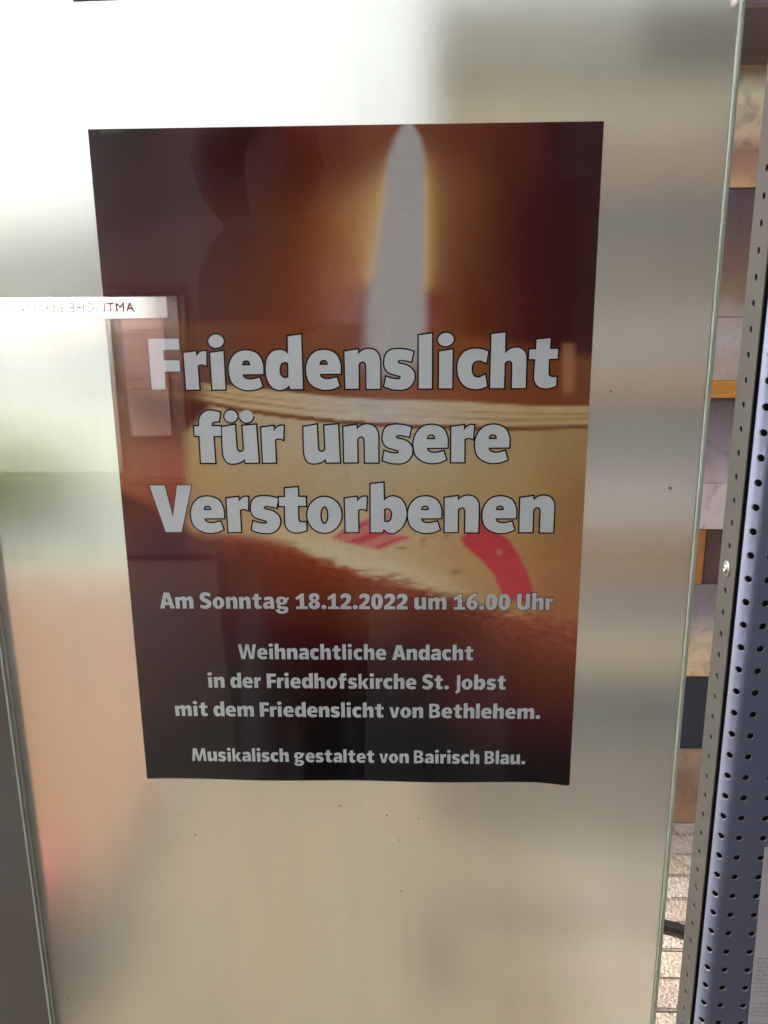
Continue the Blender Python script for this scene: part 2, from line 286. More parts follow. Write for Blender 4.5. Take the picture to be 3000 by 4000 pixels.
T1 = [('F', 580.5, 1321, 0), ('r', 725, 1500, 0), ('i', 830, 1500, 0), ('e', 897.5, 1455, 0), ('d', 1040.5, 1446, 0), ('e', 1197.8, 1455, 0), ('n', 1347, 1376, 0), ('s', 1501.7, 1411, 0), ('l', 1636, 1450, 0), ('i', 1713, 1500, 0), ('c', 1786.5, 1445, 0), ('h', 1914, 1500, 0), ('t', 2065, 1403, 0)]
def xl(ch, ax, ay): return A2P([(ax, ay)])[0][0]
def by_at(ax, ay): return A2P([(ax, ay)])[0][1]
def own_left(ch):
    crop, base, cap, cons = GL[ch]; return min(A2P(sample(c, crop))[:, 0].min() for c in cons)
def refleft(ch, px, py):      # own x offset between the glyph's leftmost point and the reference point it was measured at
    return A2P([(px, py)])[0][0] - own_left(ch)
BL1, BL2, BL3 = by_at(1400, 1517), by_at(1400, 1804), by_at(1400, 2075.5)
for ch in 'Frdnslcht': place(ch, own_left(ch), BL1, CAP)
place('i', own_left('i'), BL1, CAP); place('e', own_left('e'), BL1, CAP)
place('e', xl('e', 1197.8, 1453), BL1, CAP)
ri = refleft('i', 832.8, 1519); place('i', xl('i', 1714.6, 1514) - ri, BL1, CAP)
place('f', own_left('f'), BL2, CAP); place('ü', own_left('ü'), BL2, CAP)
rr_ = refleft('r', 560 + 567 / 3.318, 1519); rn = refleft('n', 1020 + 1097 / 3.318, 1517)
place('r', xl('r', 1030, 1804) - rr_, BL2, CAP)
place('u', xl('u', 1187.5, 1670) - refleft('u', 869.3, 1670), BL2, CAP)
place('n', xl('n', 1346.4, 1804) - rn, BL2, CAP)
place('s', xl('s', 1495.2, 1712), BL2, CAP)
place('e', xl('e', 1615.7, 1730), BL2, CAP)
place('r', xl('r', 1762.4, 1804) - rr_, BL2, CAP)
place('e', xl('e', 1855.4, 1730), BL2, CAP)
place('V', own_left('V'), BL3, CAP); place('o', own_left('o'), BL3, CAP); place('b', own_left('b'), BL3, CAP)
place('e', xl('e', 749, 2000), BL3, CAP); place('r', xl('r', 895.4, 2075) - rr_, BL3, CAP)
place('s', xl('s', 982.7, 1990), BL3, CAP); place('t', xl('t', 1091.2, 1947), BL3, CAP)
place('r', xl('r', 1351.9, 2075) - rr_, BL3, CAP); place('e', xl('e', 1593.8, 2000), BL3, CAP)
place('n', xl('n', 1736.9, 2075) - rn, BL3, CAP); place('e', xl('e', 1884.5, 2000), BL3, CAP); place('n', xl('n', 2027.7, 2075) - rn, BL3, CAP)
LINES = []
def line(text, lx, rx, y0, y1, capx):
    a = A2P([(lx, y0)])[0]; b = A2P([(rx, y1)])[0]; h = (A2P([(1400, (y0 + y1) / 2)])[0][1] - A2P([(1400, (y0 + y1) / 2 - capx)])[0][1])
    RND = 'oecdsSa0682.O'; gap = lambda c, d: (.055 if c in RND else .085) * .5 + (.055 if d in RND else .085) * .5 if c not in 'vWVAFk1r' and d not in 'vWVA1' else .035
    x = 0; pos = []
    for i, ch in enumerate(text):
        if ch == ' ': x += .36; continue
        pos.append((ch, x)); x += GEO[ch][1]
        if i + 1 < len(text) and text[i + 1] != ' ': x += gap(ch, text[i + 1])
    sx = (b[0] - a[0]) / (x * h); by = (a[1] + b[1]) / 2
    global small, small_l
    small, small_l = Ink(), Ink(); LINES.append((small, small_l))
    for ch, px_ in pos: place(ch, a[0] + px_ * h * sx, by, h, False, sx)
    return sx
LSX = [line('Am Sonntag 18.12.2022 um 16.00 Uhr', 628, 2158, 2375, 2377, 63.5),
 line('Weihnachtliche Andacht', 933.7, 1848, 2571.5, 2574, 58.6),
 line('in der Friedhofskirche St. Jobst', 816, 1975, 2683.4, 2687.8, 57.5),
 line('mit dem Friedenslicht von Bethlehem.', 688.6, 2108.8, 2795, 2800, 56.5),
 line('Musikalisch gestaltet von Bairisch Blau.', 753.7, 2051, 2970, 2977.5, 50.5)]

# the printed picture: a candle flame, its glass rim, the wax and a hand's shadowy edge
nx, ny = 216, 304
gx, gy = np.meshgrid(np.linspace(0, PW, nx), np.linspace(0, PH, ny))
art = P2A(np.c_[gx.ravel(), gy.ravel()]); X, Y = art[:, 0], art[:, 1]
def ss(a, b, t): t = np.clip((t - a) / (b - a), 0, 1); return t * t * (3 - 2 * t)
def field(pts, sig):
    W = np.zeros_like(X); out = np.zeros((len(X), 3))
    for x, y, h in pts:
        r2 = (X - x) ** 2 + (Y - y) ** 2; wgt = np.exp(-r2 / (2 * sig ** 2)) + 1e4 / (r2 + 1e6) * 1e-3
        W += wgt; out += wgt[:, None] * lin(h)
    return out / W[:, None]
def over(base, h, a): col = lin(h) if isinstance(h, str) else h; return base * (1 - a[:, None]) + col * a[:, None]
def noise(sx, sy, seed, sharp=1.0):
    r = np.random.default_rng(seed); gw, gh = int(2600 / sx) + 3, int(3400 / sy) + 3; g = r.random((gh, gw))
    u, v = np.clip(X / sx, 0, gw - 2), np.clip(Y / sy, 0, gh - 2); i, j = u.astype(int), v.astype(int); fu, fv = u - i, v - j
    fu, fv = fu * fu * (3 - 2 * fu), fv * fv * (3 - 2 * fv)
    return (g[j, i] * (1 - fu) + g[j, i + 1] * fu) * (1 - fv) + (g[j + 1, i] * (1 - fu) + g[j + 1, i + 1] * fu) * fv - .5
top = field([(380,540,'#2a171b'),(600,700,'#33191a'),(900,600,'#33191b'),(1100,700,'#451f18'),(1300,600,'#55241f'),(1450,600,'#6a3a20'),(1500,900,'#b08a58'),(1420,900,'#8a5a2c'),(1300,900,'#74401c'),(1150,900,'#5a2a16'),(950,900,'#43201a'),(700,1000,'#3f2320'),(1400,1150,'#9a6a48'),(1300,1100,'#7a431f'),(1100,1100,'#5d2c1a'),(900,1100,'#4a251c'),(1400,1220,'#7b4a50'),(1200,1220,'#6c361e'),(1000,1200,'#5a2b1e'),(700,1200,'#45221e'),
 (1700,650,'#6b3a1e'),(1700,800,'#7a4a26'),(1750,900,'#70401f'),(1850,900,'#56281a'),(2000,900,'#421a12'),(2200,900,'#3a1412'),(2330,700,'#341a22'),(2330,1100,'#331416'),(2000,600,'#4c221a'),(2300,530,'#32191e'),(2100,1200,'#40181a'),(1900,1200,'#54260f'),(1750,1200,'#6c3a1a'),(1800,520,'#5a2a1e')], 105)
band = field([(400,1350,'#4a2a24'),(700,1350,'#5c3326'),(600,1500,'#6b3a28'),(900,1350,'#63321e'),(1100,1350,'#6c381e'),(1300,1400,'#70401f'),(1750,1400,'#7a4a24'),(1850,1350,'#70381c'),(2000,1500,'#74401e'),(2100,1500,'#6a341c'),(2240,1470,'#704020'),(2300,1500,'#5e2c18'),(1500,1520,'#7c4a36'),(2250,1560,'#703c1c'),(480,1600,'#5a3320')], 110)
lmix = ss(1238, 1275, Y + noise(200, 60, 1) * 14) * (1 - ss(1650, 1760, X)) + ss(1255 + (X - 1650) * .16, 1320 + (X - 1650) * .16, Y) * ss(1650, 1760, X)
img = over(top, band, lmix)
img = over(img, '#9a6a42', .55 * ss(2185, 2205, X) * (1 - ss(2225, 2260, X)) * ss(1330, 1350, Y) * (1 - ss(1500, 1570, Y)))
# flame and its halo
fl = np.interp(Y, [470,495,542,615,705,768,814,1012,1157,1300,1400,1460,1510,1560], [1600,1570,1541,1518,1504,1499,1494,1461,1437,1430,1432,1455,1500,1540])
fr_ = np.interp(Y, [470,495,542,615,723,995,1280,1345,1400,1460,1510,1560], [1600,1618,1645,1659,1663,1663,1662,1652,1640,1615,1590,1560])
sl = np.interp(Y, [500,800,1200,1350,1500], [18,24,32,36,60])
halo = np.exp(-np.maximum(0, X - fr_) / 30) * (X > (fl + fr_) / 2)
img = over(img, '#bd9558', .85 * halo * ss(500, 760, Y) * (1 - ss(1080, 1180, Y)))
img = over(img, '#8e4a58', .8 * halo * ss(1120, 1230, Y) * (1 - ss(1255, 1300, Y)))
hl = np.exp(-np.maximum(0, fl - X) / 38) * (X < (fl + fr_) / 2)
img = over(img, '#c29c66', .8 * hl * ss(520, 800, Y) * (1 - ss(1060, 1150, Y))); img = over(img, '#7a4c66', .7 * hl * ss(1110, 1200, Y) * (1 - ss(1420, 1500, Y)))
fm = ss(-1, 1, (X - fl) / sl) * ss(-1, 1, (fr_ - X) / (sl * .8)) * (1 - ss(1400, 1545, Y)) 
img = over(img, lin('#918c8a') * (1 + .10 * (Y[:, None] - 1000) / 1000), fm)
# rim of the glass
rt = np.interp(X, [350,650,800,1020,1270,1500,1800,2050,2300], [1430,1470,1495,1515,1545,1560,1565,1580,1583]); rb = np.interp(X, [350,650,780,943,1105,1300,1600,1952,2300], [1500,1545,1572,1608,1630,1652,1672,1684,1672])
t = (Y - rt) / (rb - rt)
wax = field([(800,1700,'#9a8258'),(1000,1700,'#9c8a68'),(1300,1750,'#9a8e74'),(1600,1750,'#9a9070'),(1900,1750,'#95805a'),(2200,1750,'#8f7546'),(800,1900,'#957747'),(1200,1950,'#937650'),(1600,1950,'#93784e'),(2000,1950,'#9a7a4a'),(2270,1950,'#84562e'),(1600,2150,'#a38a62'),(1400,2130,'#a8997a'),(1200,2100,'#a3906a'),(1000,2080,'#9c7a50'),(1900,2250,'#9a7444'),(2200,2200,'#8f6236'),(2270,2380,'#86502e'),(1750,2250,'#9a7a50'),(1500,1660,'#9a9080')], 120)
low = field([(500,2200,'#42221f'),(500,2050,'#5a2a20'),(700,2150,'#40202a'),(600,2400,'#341c24'),(900,2250,'#4a2018'),(1100,2250,'#5f2a18'),(1300,2300,'#5e2c14'),(1500,2330,'#6a3418'),(1700,2450,'#4a2018'),(1000,2500,'#301414'),(1300,2500,'#2c1212'),(1600,2520,'#2c1314'),(1900,2500,'#52241a'),(2100,2480,'#7a3c24'),(2230,2450,'#83482c'),(2150,2600,'#522416'),(2230,2650,'#5a2a1a'),(2000,2650,'#2c1413'),(1500,2700,'#1f1112'),(1000,2700,'#23141a'),(2230,2800,'#351416'),(1500,2950,'#1b1013'),(800,2900,'#20151a'),(2200,2950,'#1b131a'),(650,2650,'#2c1818')], 115)
left = field([(600,1600,'#4a2a1e'),(700,1640,'#4a2018'),(520,1750,'#7a4c30'),(700,1800,'#84482e'),(700,1900,'#7c3f2c'),(600,1850,'#86452c'),(480,1860,'#855232'),(430,1700,'#6e4328')], 80)
stripe = np.interp(t, [0,.05,.25,.34,.42,.5,.58,.66,.76,.86,.94,1.05], [.1,.8,1,.45,.9,.95,.3,.85,1,.1,0,.25])
cent = np.exp(-((X - 1480) / 330) ** 2)
sc_ = np.clip(stripe + cent * .55 * (t < .85), 0, 1)
rimc = lin('#6a3c20')[None] * (1 - sc_[:, None]) + (lin('#a58b5e')[None] * (1 - cent[:, None]) + lin('#a0968a')[None] * cent[:, None]) * sc_[:, None]
rimc *= (1 + noise(90, 10, 3) * .18)[:, None]
body = over(left, wax, ss(-1, 1, (X - 732 - np.maximum(0, 1690 - Y) * .9) / 30))
img = over(img, body, ss(-.02, .02, t - 1))
img = over(img, rimc, ss(-.06, .04, t) * (1 - ss(.97, 1.03, t)) * ss(690, 860, X))
img = over(img, '#5a2e1c', .8 * ss(-.1, .1, t) * (1 - ss(1.0, 1.4, t)) * (1 - ss(690, 860, X)))
# lower edge of the wax, fuzzy
ey = np.interp(X, [300,470,600,700,760,1000,1157,1235,1313,1392,1548,1705,1862,2019,2254,2400], [1875,1905,1965,2035,2070,2096,2130,2172,2198,2229,2255,2307,2354,2398,2417,2425])
fz = noise(30, 8, 5) * 30 + noise(70, 16, 6) * 24; fz = fz * ss(900, 1500, X) + noise(160, 80, 7) * 14
d = Y - ey + fz
img = over(img, '#b3a184', .5 * np.exp(-((d + 38) / 34) ** 2) * ss(950, 1200, X) * (1 - ss(1650, 1950, X)))
img = over(img, low, ss(-24, 34, d))
gl = np.exp(-np.maximum(0, d - 10) / 60) * ss(-8, 12, d)
img = over(img, '#8a3f24', .6 * gl * ss(600, 900, X) * (1 + noise(24, 9, 8) * .9)); img = over(img, '#8a5236', .35 * gl * ss(1800, 2100, X))
img *= (1 + noise(22, 8, 9) * .5 * np.exp(-((d - 60) / 90) ** 2) * ss(1400, 1700, X))[:, None]
img = over(img, '#6a2418', .5 * np.exp(-((X - 640) / 110) ** 2 - ((Y - 1990) / 50) ** 2)); img = over(img, '#8c3a2a', .35 * np.exp(-((X - 690) / 45) ** 2 - ((Y - 1850) / 90) ** 2))
# red shapes on the wax
def poly(pts, soft):
    P_ = np.array(pts, float); n = len(P_); best = np.full(len(X), 1e9); ins = np.zeros(len(X), bool)
    for i in range(n):
        a, b = P_[i], P_[(i + 1) % n]; ab = b - a; q = np.clip(((X - a[0]) * ab[0] + (Y - a[1]) * ab[1]) / (ab @ ab), 0, 1)
        best = np.minimum(best, np.hypot(X - a[0] - q * ab[0], Y - a[1] - q * ab[1]))
        cr = ((a[1] > Y) != (b[1] > Y)) & (X < (b[0] - a[0]) * (Y - a[1]) / ((b[1] - a[1]) or 1e-9) + a[0]); ins ^= cr
    return ss(-soft, soft, np.where(ins, best, -best))
rib = poly([(1870,1980),(1905,2020),(1945,2078),(1990,2110),(2025,2165),(2055,2225),(2075,2280),(2090,2350),(2060,2352),(2005,2345),(1968,2345),(1950,2290),(1925,2240),(1890,2195),(1850,2160),(1812,2130),(1800,2098),(1825,2075),(1855,2040)], 9)
img = over(img, '#a32e36', rib * .97)
spl = poly([(1298,2100),(1350,2062),(1420,2030),(1470,2000),(1530,1995),(1560,2050),(1545,2090),(1610,2093),(1560,2112),(1500,2138),(1478,2144),(1400,2128),(1340,2114)], 9)
img = over(img, '#ad4348', spl * (.72 + .35 * ss(-.15, .15, np.sin((Y * .9 + X * .35) / 9))) * ss(1960, 2060, Y))
for cx, cy, rx, ry, h in [(1570,2138,20,5,'#7a4a34'),(1655,2105,10,12,'#9a4a40'),(1652,2130,6,10,'#a05048'),(1780,2232,18,8,'#7a4a2c'),(1742,2095,8,10,'#9a4438'),(1690,2095,8,6,'#a05a44')]:
    img = over(img, h, .8 * np.exp(-((X - cx + (Y - cy) * .8) / rx) ** 2 - ((Y - cy) / ry) ** 2))
img = over(img, '#c07070', .8 * np.exp(-((X - 1950) ** 2 + (Y - 2155) ** 2) / 90))
alb = np.clip((img - VEIL) / ART_GAIN, .002, .8); alb = alb * .88 + .12 * (alb @ np.array([.3, .55, .15]))[:, None] * np.array([1.02, 1, .98])
alb *= (1 + rng.normal(0, .025, len(alb)))[:, None]
poster = empty('candle_poster', (.21, SHEET_Y, TOPZ - PH)); tag(poster, 'dark poster of a candle flame with white lettering on the glass panel', 'poster')
# sheet with a faint waviness and one curled corner
dz = .0009 * np.sin(gx.ravel() * 38) * ss(.55, .6024, gy.ravel()) - np.float64(.0030) * ss(.385, .42, gx.ravel()) * ss(.583, .6024, gy.ravel())
V = [(a, SHEET_Y, TOPZ - b + e * .8) for a, b, e in zip(gx.ravel(), gy.ravel(), dz)]
F = [(j * nx + i, (j + 1) * nx + i, (j + 1) * nx + i + 1, j * nx + i + 1) for j in range(ny - 1) for i in range(nx - 1)]
def print_mat():
    m = bpy.data.materials.new('printed_picture'); m.use_nodes = True; n = m.node_tree; b = n.nodes['Principled BSDF']
    a = n.nodes.new('ShaderNodeVertexColor'); a.layer_name = 'ink'; n.links.new(a.outputs[0], b.inputs['Base Color']); b.inputs['Roughness'].default_value = .45; b.inputs['Specular IOR Level'].default_value = .12; return m
o = link_mesh('printed_picture', V, F, print_mat(), poster)
ca = o.data.color_attributes.new('ink', 'FLOAT_COLOR', 'POINT'); ca.data.foreach_set('color', np.c_[alb, np.ones(len(alb))].ravel())
M_PAPER = mat('white_paper', '#d6d3d0', .6, spec=.15); M_INK = mat('dark_brown_ink', '#170809', .5, spec=.12)
M_TITLE = mat('unprinted_white', (.74, .765, .80), .5, spec=.12, var=.02, scale=30); M_TEXT = mat('grey_white_text', (.64, .66, .665), .5, spec=.12)
box('paper_sheet', -.0004, PW + .0004, SHEET_Y + .0004, SHEET_Y + .0008, TOPZ - PH - .0008, TOPZ + .0003, M_PAPER, poster)
link_mesh('title_outline', lines.v, lines.f, M_INK, poster); link_mesh('title_lettering', faces.v, faces.f, M_TITLE, poster)
for s_, l_ in LINES:
    tl = link_mesh('text_line', s_.v, s_.f, M_TEXT, poster); link_mesh('text_line_outline', l_.v, l_.f, M_INK, poster)
# the poster mounted above it, only its lower edge in view
o = box('upper_poster', -.0025, .40, SHEET_Y, SHEET_Y + .0006, TOPZ + .0938, TOPZ + .22, mat('violet_grey_print', '#4d4048', .5, var=.15, scale=12, spec=.15)); tag(o, 'dark violet poster above, only its lower edge showing at the top', 'poster')
for k in range(len(o.data.vertices)):
    vv = o.data.vertices[k]
    if vv.co.x > .3 and vv.co.z < TOPZ + .15: vv.co.z += .0045
def film_mat(name, fac, col):
    m = bpy.data.materials.new(name); m.use_nodes = True; n = m.node_tree; n.nodes.clear(); out = n.nodes.new('ShaderNodeOutputMaterial'); mx = n.nodes.new('ShaderNodeMixShader'); tr = n.nodes.new('ShaderNodeBsdfTransparent'); d = n.nodes.new('ShaderNodeBsdfDiffuse'); d.inputs[0].default_value = c4(col)
    tc = n.nodes.new('ShaderNodeTexCoord'); no = n.nodes.new('ShaderNodeTexNoise'); no.inputs['Scale'].default_value = 60; mr = n.nodes.new('ShaderNodeMapRange'); mr.inputs[3].default_value = fac * .5; mr.inputs[4].default_value = fac * 1.5
    n.links.new(tc.outputs['Object'], no.inputs[0]); n.links.new(no.outputs[0], mr.inputs[0]); n.links.new(mr.outputs[0], mx.inputs[0]); n.links.new(tr.outputs[0], mx.inputs[1]); n.links.new(d.outputs[0], mx.inputs[2]); n.links.new(mx.outputs[0], out.inputs[0]); return m
M_TAPE = film_mat('clear_tape', .022, '#8a8f8a'); M_TAPE2 = film_mat('milky_tape', .045, '#e8ddd2')
for nm, x0, x1, y0, y1, m_, lab in [('tape_strip', .386, .4165, -.002, .042, M_TAPE, 'clear tape strip over the top right corner of the candle poster'),
        ('tape_strip', .012, .036, .600, .638, M_TAPE2, 'short milky tape strip below the lower left corner of the candle poster'),
        ('tape_strip', .010, .030, -.034, .004, M_TAPE2, 'faint tape strip above the top left corner of the candle poster')]:
    tag(box(nm, x0, x1, SHEET_Y - .0012, SHEET_Y - .0009, TOPZ - y1, TOPZ - y0, m_), lab, 'tape')
# small dirt specks on the pane
SP = mat('dried_dirt', '#8d7f68', .9)
# ---------------------------------------------------------------- perforated steel post with its angled strip
def perforated(name, cells, fmap, rows, z0, pitch, rad, m, parent, m_edge, thick, skip=(), flip=False):
    """cells: (s_left, s_right, s_hole or None). A hole's ring is tied to the cell's border; fmap turns (s, z) into a point."""
    bm = bmesh.new(); seg = 16
    def V(s, z): return bm.verts.new(fmap(s, z))
    rim = [(1, t) for t in (-.5, 0, .5, 1)] + [(t, 1) for t in (.5, 0, -.5, -1)] + [(-1, t) for t in (.5, 0, -.5, -1)] + [(t, -1) for t in (-.5, 0, .5, 1)]
    for r in range(rows):
        zc = z0 - r * pitch; za, zb = zc - pitch / 2, zc + pitch / 2
        for ci, (s0, s1, sh) in enumerate(cells):
            if sh is None or (ci, r) in skip:
                for k in range(4):
                    a, b = za + pitch * k / 4, za + pitch * (k + 1) / 4
                    bm.faces.new([V(s0, a), V(s1, a), V(s1, b), V(s0, b)])
                continue
            mid, half = (s0 + s1) / 2, (s1 - s0) / 2; rings = []
            outer = [(mid + u * half, zc + v * pitch / 2) for u, v in rim]
            for q in (1, .6, .3, 0):
                ring = []
                for (ou, ov) in outer:
                    a = math.atan2(ov - zc, ou - sh); ring.append((sh + rad * math.cos(a) * (1 - q) + (ou - sh) * q, zc + rad * math.sin(a) * (1 - q) + (ov - zc) * q))
                rings.append([V(*p) for p in ring])
            for A_, B_ in zip(rings, rings[1:]):
                for k in range(seg):
                    bm.faces.new([A_[k], A_[(k + 1) % seg], B_[(k + 1) % seg], B_[k]])
    bmesh.ops.remove_doubles(bm, verts=bm.verts, dist=1e-5)
    bmesh.ops.recalc_face_normals(bm, faces=bm.faces)
    me = bpy.data.meshes.new(name); bm.to_mesh(me); bm.free(); me.materials.append(m); me.materials.append(m_edge); me.shade_smooth()
    o = bpy.data.objects.new(name, me); COL.objects.link(o); o.parent = parent; o.matrix_parent_inverse = Matrix.Translation(-parent.location)
    so_ = o.modifiers.new('thickness', 'SOLIDIFY'); so_.thickness = thick; so_.offset = 0; so_.material_offset_rim = 1; so_.use_even_offset = False
    es = o.modifiers.new('edges', 'EDGE_SPLIT'); es.split_angle = R(40); return o
M_POST = mat('blue_grey_painted_steel', POST_COL, .42, metal=.55, var=.10, scale=2.2, detail=2, bump=.05, bscale=400)
M_RIM = mat('bare_cut_steel', '#b9b6b4', .35, metal=.6)
M_STRIP = mat('sand_grey_painted_steel', STRIP_COL, .75, var=.08, scale=6, bump=.04, bscale=300, spec=.12)
M_STRIPRIM = mat('strip_cut_edge', '#6a665c', .5)
M_DARK = mat('cavity_shade_black', '#0e0e12', .9)
post = empty('perforated_post', (.6, .03, .25)); tag(post, 'perforated blue grey steel post at the right of the glass panel', 'post')
XS, RF = .5712, .0115
def fold(s, z):                       # s = 0 where the rounded fold starts, negative along the short return
    if s < 0: return (XS, RF - s, z)
    if s < RF * math.pi / 2: a = s / RF; return (XS + RF - RF * math.cos(a), RF - RF * math.sin(a), z)
    return (XS + RF + s - RF * math.pi / 2, 0, z)
s1 = RF * math.pi / 4; flat0 = RF * math.pi / 2 - (XS + RF); P0 = .0227
hs = [s1, .5912 + flat0, .6148 + flat0, .6384 + flat0, .662 + flat0]
cells = [(-.0012, s1 + .0085, s1)]
prev = s1 + .0085
for k in range(1, 5):
    nxt = hs[k] + .0118; cells.append((prev, nxt, hs[k])); prev = nxt
ZTOP = TOPZ - .3684 + P0 * 24
perforated('face_plate', cells, fold, 62, ZTOP, P0, .0035, M_POST, post, M_RIM, .0018)
perforated('side_strip', [(.0245, .0665, .0450)], lambda s, z: (.5706, s, z), 62, TOPZ - .3726 + P0 * 24, P0, .0034, M_STRIP, post, M_STRIPRIM, .0012, skip={(0, 25)})
box('hole_backdrop', .5745, .69, .0685, .072, .25, 1.95, M_DARK, post)  # added black plate, stands in for the shade behind the holes
box('groove_shade_strip', .5740, .578, .0105, .0245, .25, 1.95, mat('groove_shade_tone', '#24262e', .6, metal=.4), post)  # dark strip, the shade of the groove put into its colour
def lathe(name, prof, loc, m, parent, axis='x', seg=24):
    V = []; F = []
    for r_, h_ in prof:
        for k in range(seg):
            a = 2 * math.pi * k / seg; c_, s_ = r_ * math.cos(a), r_ * math.sin(a)
            V.append((loc[0] - h_, loc[1] + c_, loc[2] + s_) if axis == 'x' else (loc[0] + c_, loc[1] + s_, loc[2] + h_))
    for i in range(len(prof) - 1):
        for k in range(seg):
            a = i * seg + k; b = i * seg + (k + 1) % seg; F.append((a, b, b + seg, a + seg))
    F.append(tuple(range((len(prof) - 1) * seg, len(prof) * seg))); return link_mesh(name, V, F, m, parent, True)
M_SCREW = mat('zinc_screw', '#a8a69e', .3, metal=.9)
zs = TOPZ - .3955
washer = lathe('washer', [(.0080, 0), (.0080, .0010), (.0074, .0014), (.002, .0014)], (.5700, .045, zs), M_SCREW, post)
lathe('screw_head', [(.0046, .0012), (.0044, .0022), (.0036, .0030), (.0018, .0032), (.0017, .0018), (.0003, .0018)], (.5700, .045, zs), M_SCREW, post)
# paper notice fixed on the post, lower right
nz = TOPZ
note = empty('white_notice', (.66, -.002, nz - .95)); tag(note, 'white printed notice at the lower right edge on the perforated post', 'notice')
link_mesh('paper', [(.6165, -.0022, nz - .672), (.6225, -.0022, nz - .95), (.80, -.0022, nz - .95), (.794, -.0022, nz - .668), (.6165, -.0018, nz - .672), (.6225, -.0018, nz - .95), (.80, -.0018, nz - .95), (.794, -.0018, nz - .668)],
          [(0, 1, 2, 3), (7, 6, 5, 4), (0, 4, 5, 1), (1, 5, 6, 2), (2, 6, 7, 3), (3, 7, 4, 0)], mat('notice_paper', '#b3adb0', .7), note)
vv, ff = [], []; rr2 = random.Random(3)
for ln in range(22):
    yb = .806 + ln * .0052; x = .6235 + ln * .00009; hh = .0012 if ln else .0018
    if ln in (10, 15): continue
    end = x + .10
    while x < end:
        wd = rr2.uniform(.0025, .010)
        for q in range(max(1, int(wd / .0013))):
            xa = x + q * .0013; b = len(vv); a_ = rr2.uniform(.6, 1.2) * hh
            vv += [(xa, -.0024, nz - yb), (xa + .0009, -.0024, nz - yb), (xa + .0009, -.0024, nz - yb + a_), (xa, -.0024, nz - yb + a_)]; ff.append((b, b + 1, b + 2, b + 3))
        x += wd + .0016
link_mesh('fine_print', vv, ff, mat('grey_print', '#77727c', .8), note)
# cross bar that carries the panes, and the grey leaf to the left of the panel
o = box('cross_bar', .5265, .95, .026, .040, TOPZ + .0905, TOPZ + .112, mat('pinkish_alu', '#a39394', .45, metal=.2, var=.05)); tag(o, 'pinkish grey cross bar at the top right behind the glass', 'bar')
leaf = box('grey_leaf', -.62, -.1345, .020, .034, .15, 1.30, mat('dull_grey_leaf', '#54514e', .35, var=.12, scale=2.5, detail=3, col2='#4c443f', edges=(.3, .75)), bevel=.001); tag(leaf, 'plain dark grey panel left of the frosted glass, low down', 'panel')

# ---------------------------------------------------------------- behind the pane: ground with bone-shaped pavers
def ground_mat():
    m = mat('pale_tan_paving', '#6b5537', .9, var=.12, scale=1.3, bump=.3, bscale=90)
    n = m.node_tree; b = n.nodes['Principled BSDF']; src = b.inputs['Base Color'].links[0].from_socket
    tc = n.nodes.new('ShaderNodeTexCoord'); br = n.nodes.new('ShaderNodeTexBrick'); br.inputs['Scale'].default_value = 1; br.inputs['Brick Width'].default_value = .2; br.inputs['Row Height'].default_value = .083; br.inputs['Mortar Size'].default_value = .006; br.offset = .5
    mx = n.nodes.new('ShaderNodeMix'); mx.data_type = 'RGBA'; mx.inputs[7].default_value = c4('#5b4a3a')
    n.links.new(tc.outputs['Object'], br.inputs[0]); n.links.new(br.outputs['Fac'], mx.inputs[0]); n.links.new(src, mx.inputs[6]); n.links.new(mx.outputs[2], b.inputs['Base Color']); return m
def sheet(name, x0, x1, y0, y1, z, m): return struct(link_mesh(name, [(x0, y0, z), (x1, y0, z), (x1, y1, z), (x0, y1, z)], [(0, 1, 2, 3)], m))
sheet('ground', -150, 150, -150, 150, -.012, ground_mat())
pave = empty('pavement', (.4, 1.2, 0)); struct(pave)
bed = box('bedding_sand', -.50, 1.95, .10, 1.55, -.011, -.008, mat('joint_sand', '#4a3826', 1.0, var=.2, scale=50), pave)
W2, H2, N2 = .098, .0398, .016
outl = [(-W2, -H2), (W2, -H2), (W2, -H2 * .45), (W2 - N2 * 1.6, -H2 * .12), (W2 - N2 * 1.6, H2 * .12), (W2, H2 * .45), (W2, H2), (-W2, H2), (-W2, H2 * .45), (-W2 + N2 * 1.6, H2 * .12), (-W2 + N2 * 1.6, -H2 * .12), (-W2, -H2 * .45)]
# interlocking stones: slanted butt joints between straight rows
outl = [(-W2 + .024, -H2), (W2 + .024, -H2), (W2 - .024, H2), (-W2 - .024, H2)]
bm = bmesh.new(); vs = [bm.verts.new((x, y, -.06)) for x, y in outl]; f = bm.faces.new(vs); r_ = bmesh.ops.extrude_face_region(bm, geom=[f])
for v in r_['geom']:
    if isinstance(v, bmesh.types.BMVert): v.co.z = 0
bmesh.ops.recalc_face_normals(bm, faces=bm.faces); bmesh.ops.bevel(bm, geom=[e for e in bm.edges if all(v.co.z > -.01 for v in e.verts)], offset=.004, segments=2, affect='EDGES')
pm = bpy.data.meshes.new('paver'); bm.to_mesh(pm); bm.free()
M_PAV = [mat('paver_stone_%s' % nm, c_, .92, var=.16, scale=55, bump=.9, bscale=120, col2=None) for nm, c_ in (('cream', '#bdac9d'), ('rose', '#b09c8c'), ('sand', '#b8a791'), ('dimmed_tan', '#8a7650'), ('dimmed_brown', '#806c4a'))]  # last two tones have the dimmer light behind the pane put into their colour
pms = []
for m_ in M_PAV: q = pm.copy(); q.materials.append(m_); pms.append(q)
cnt = 0
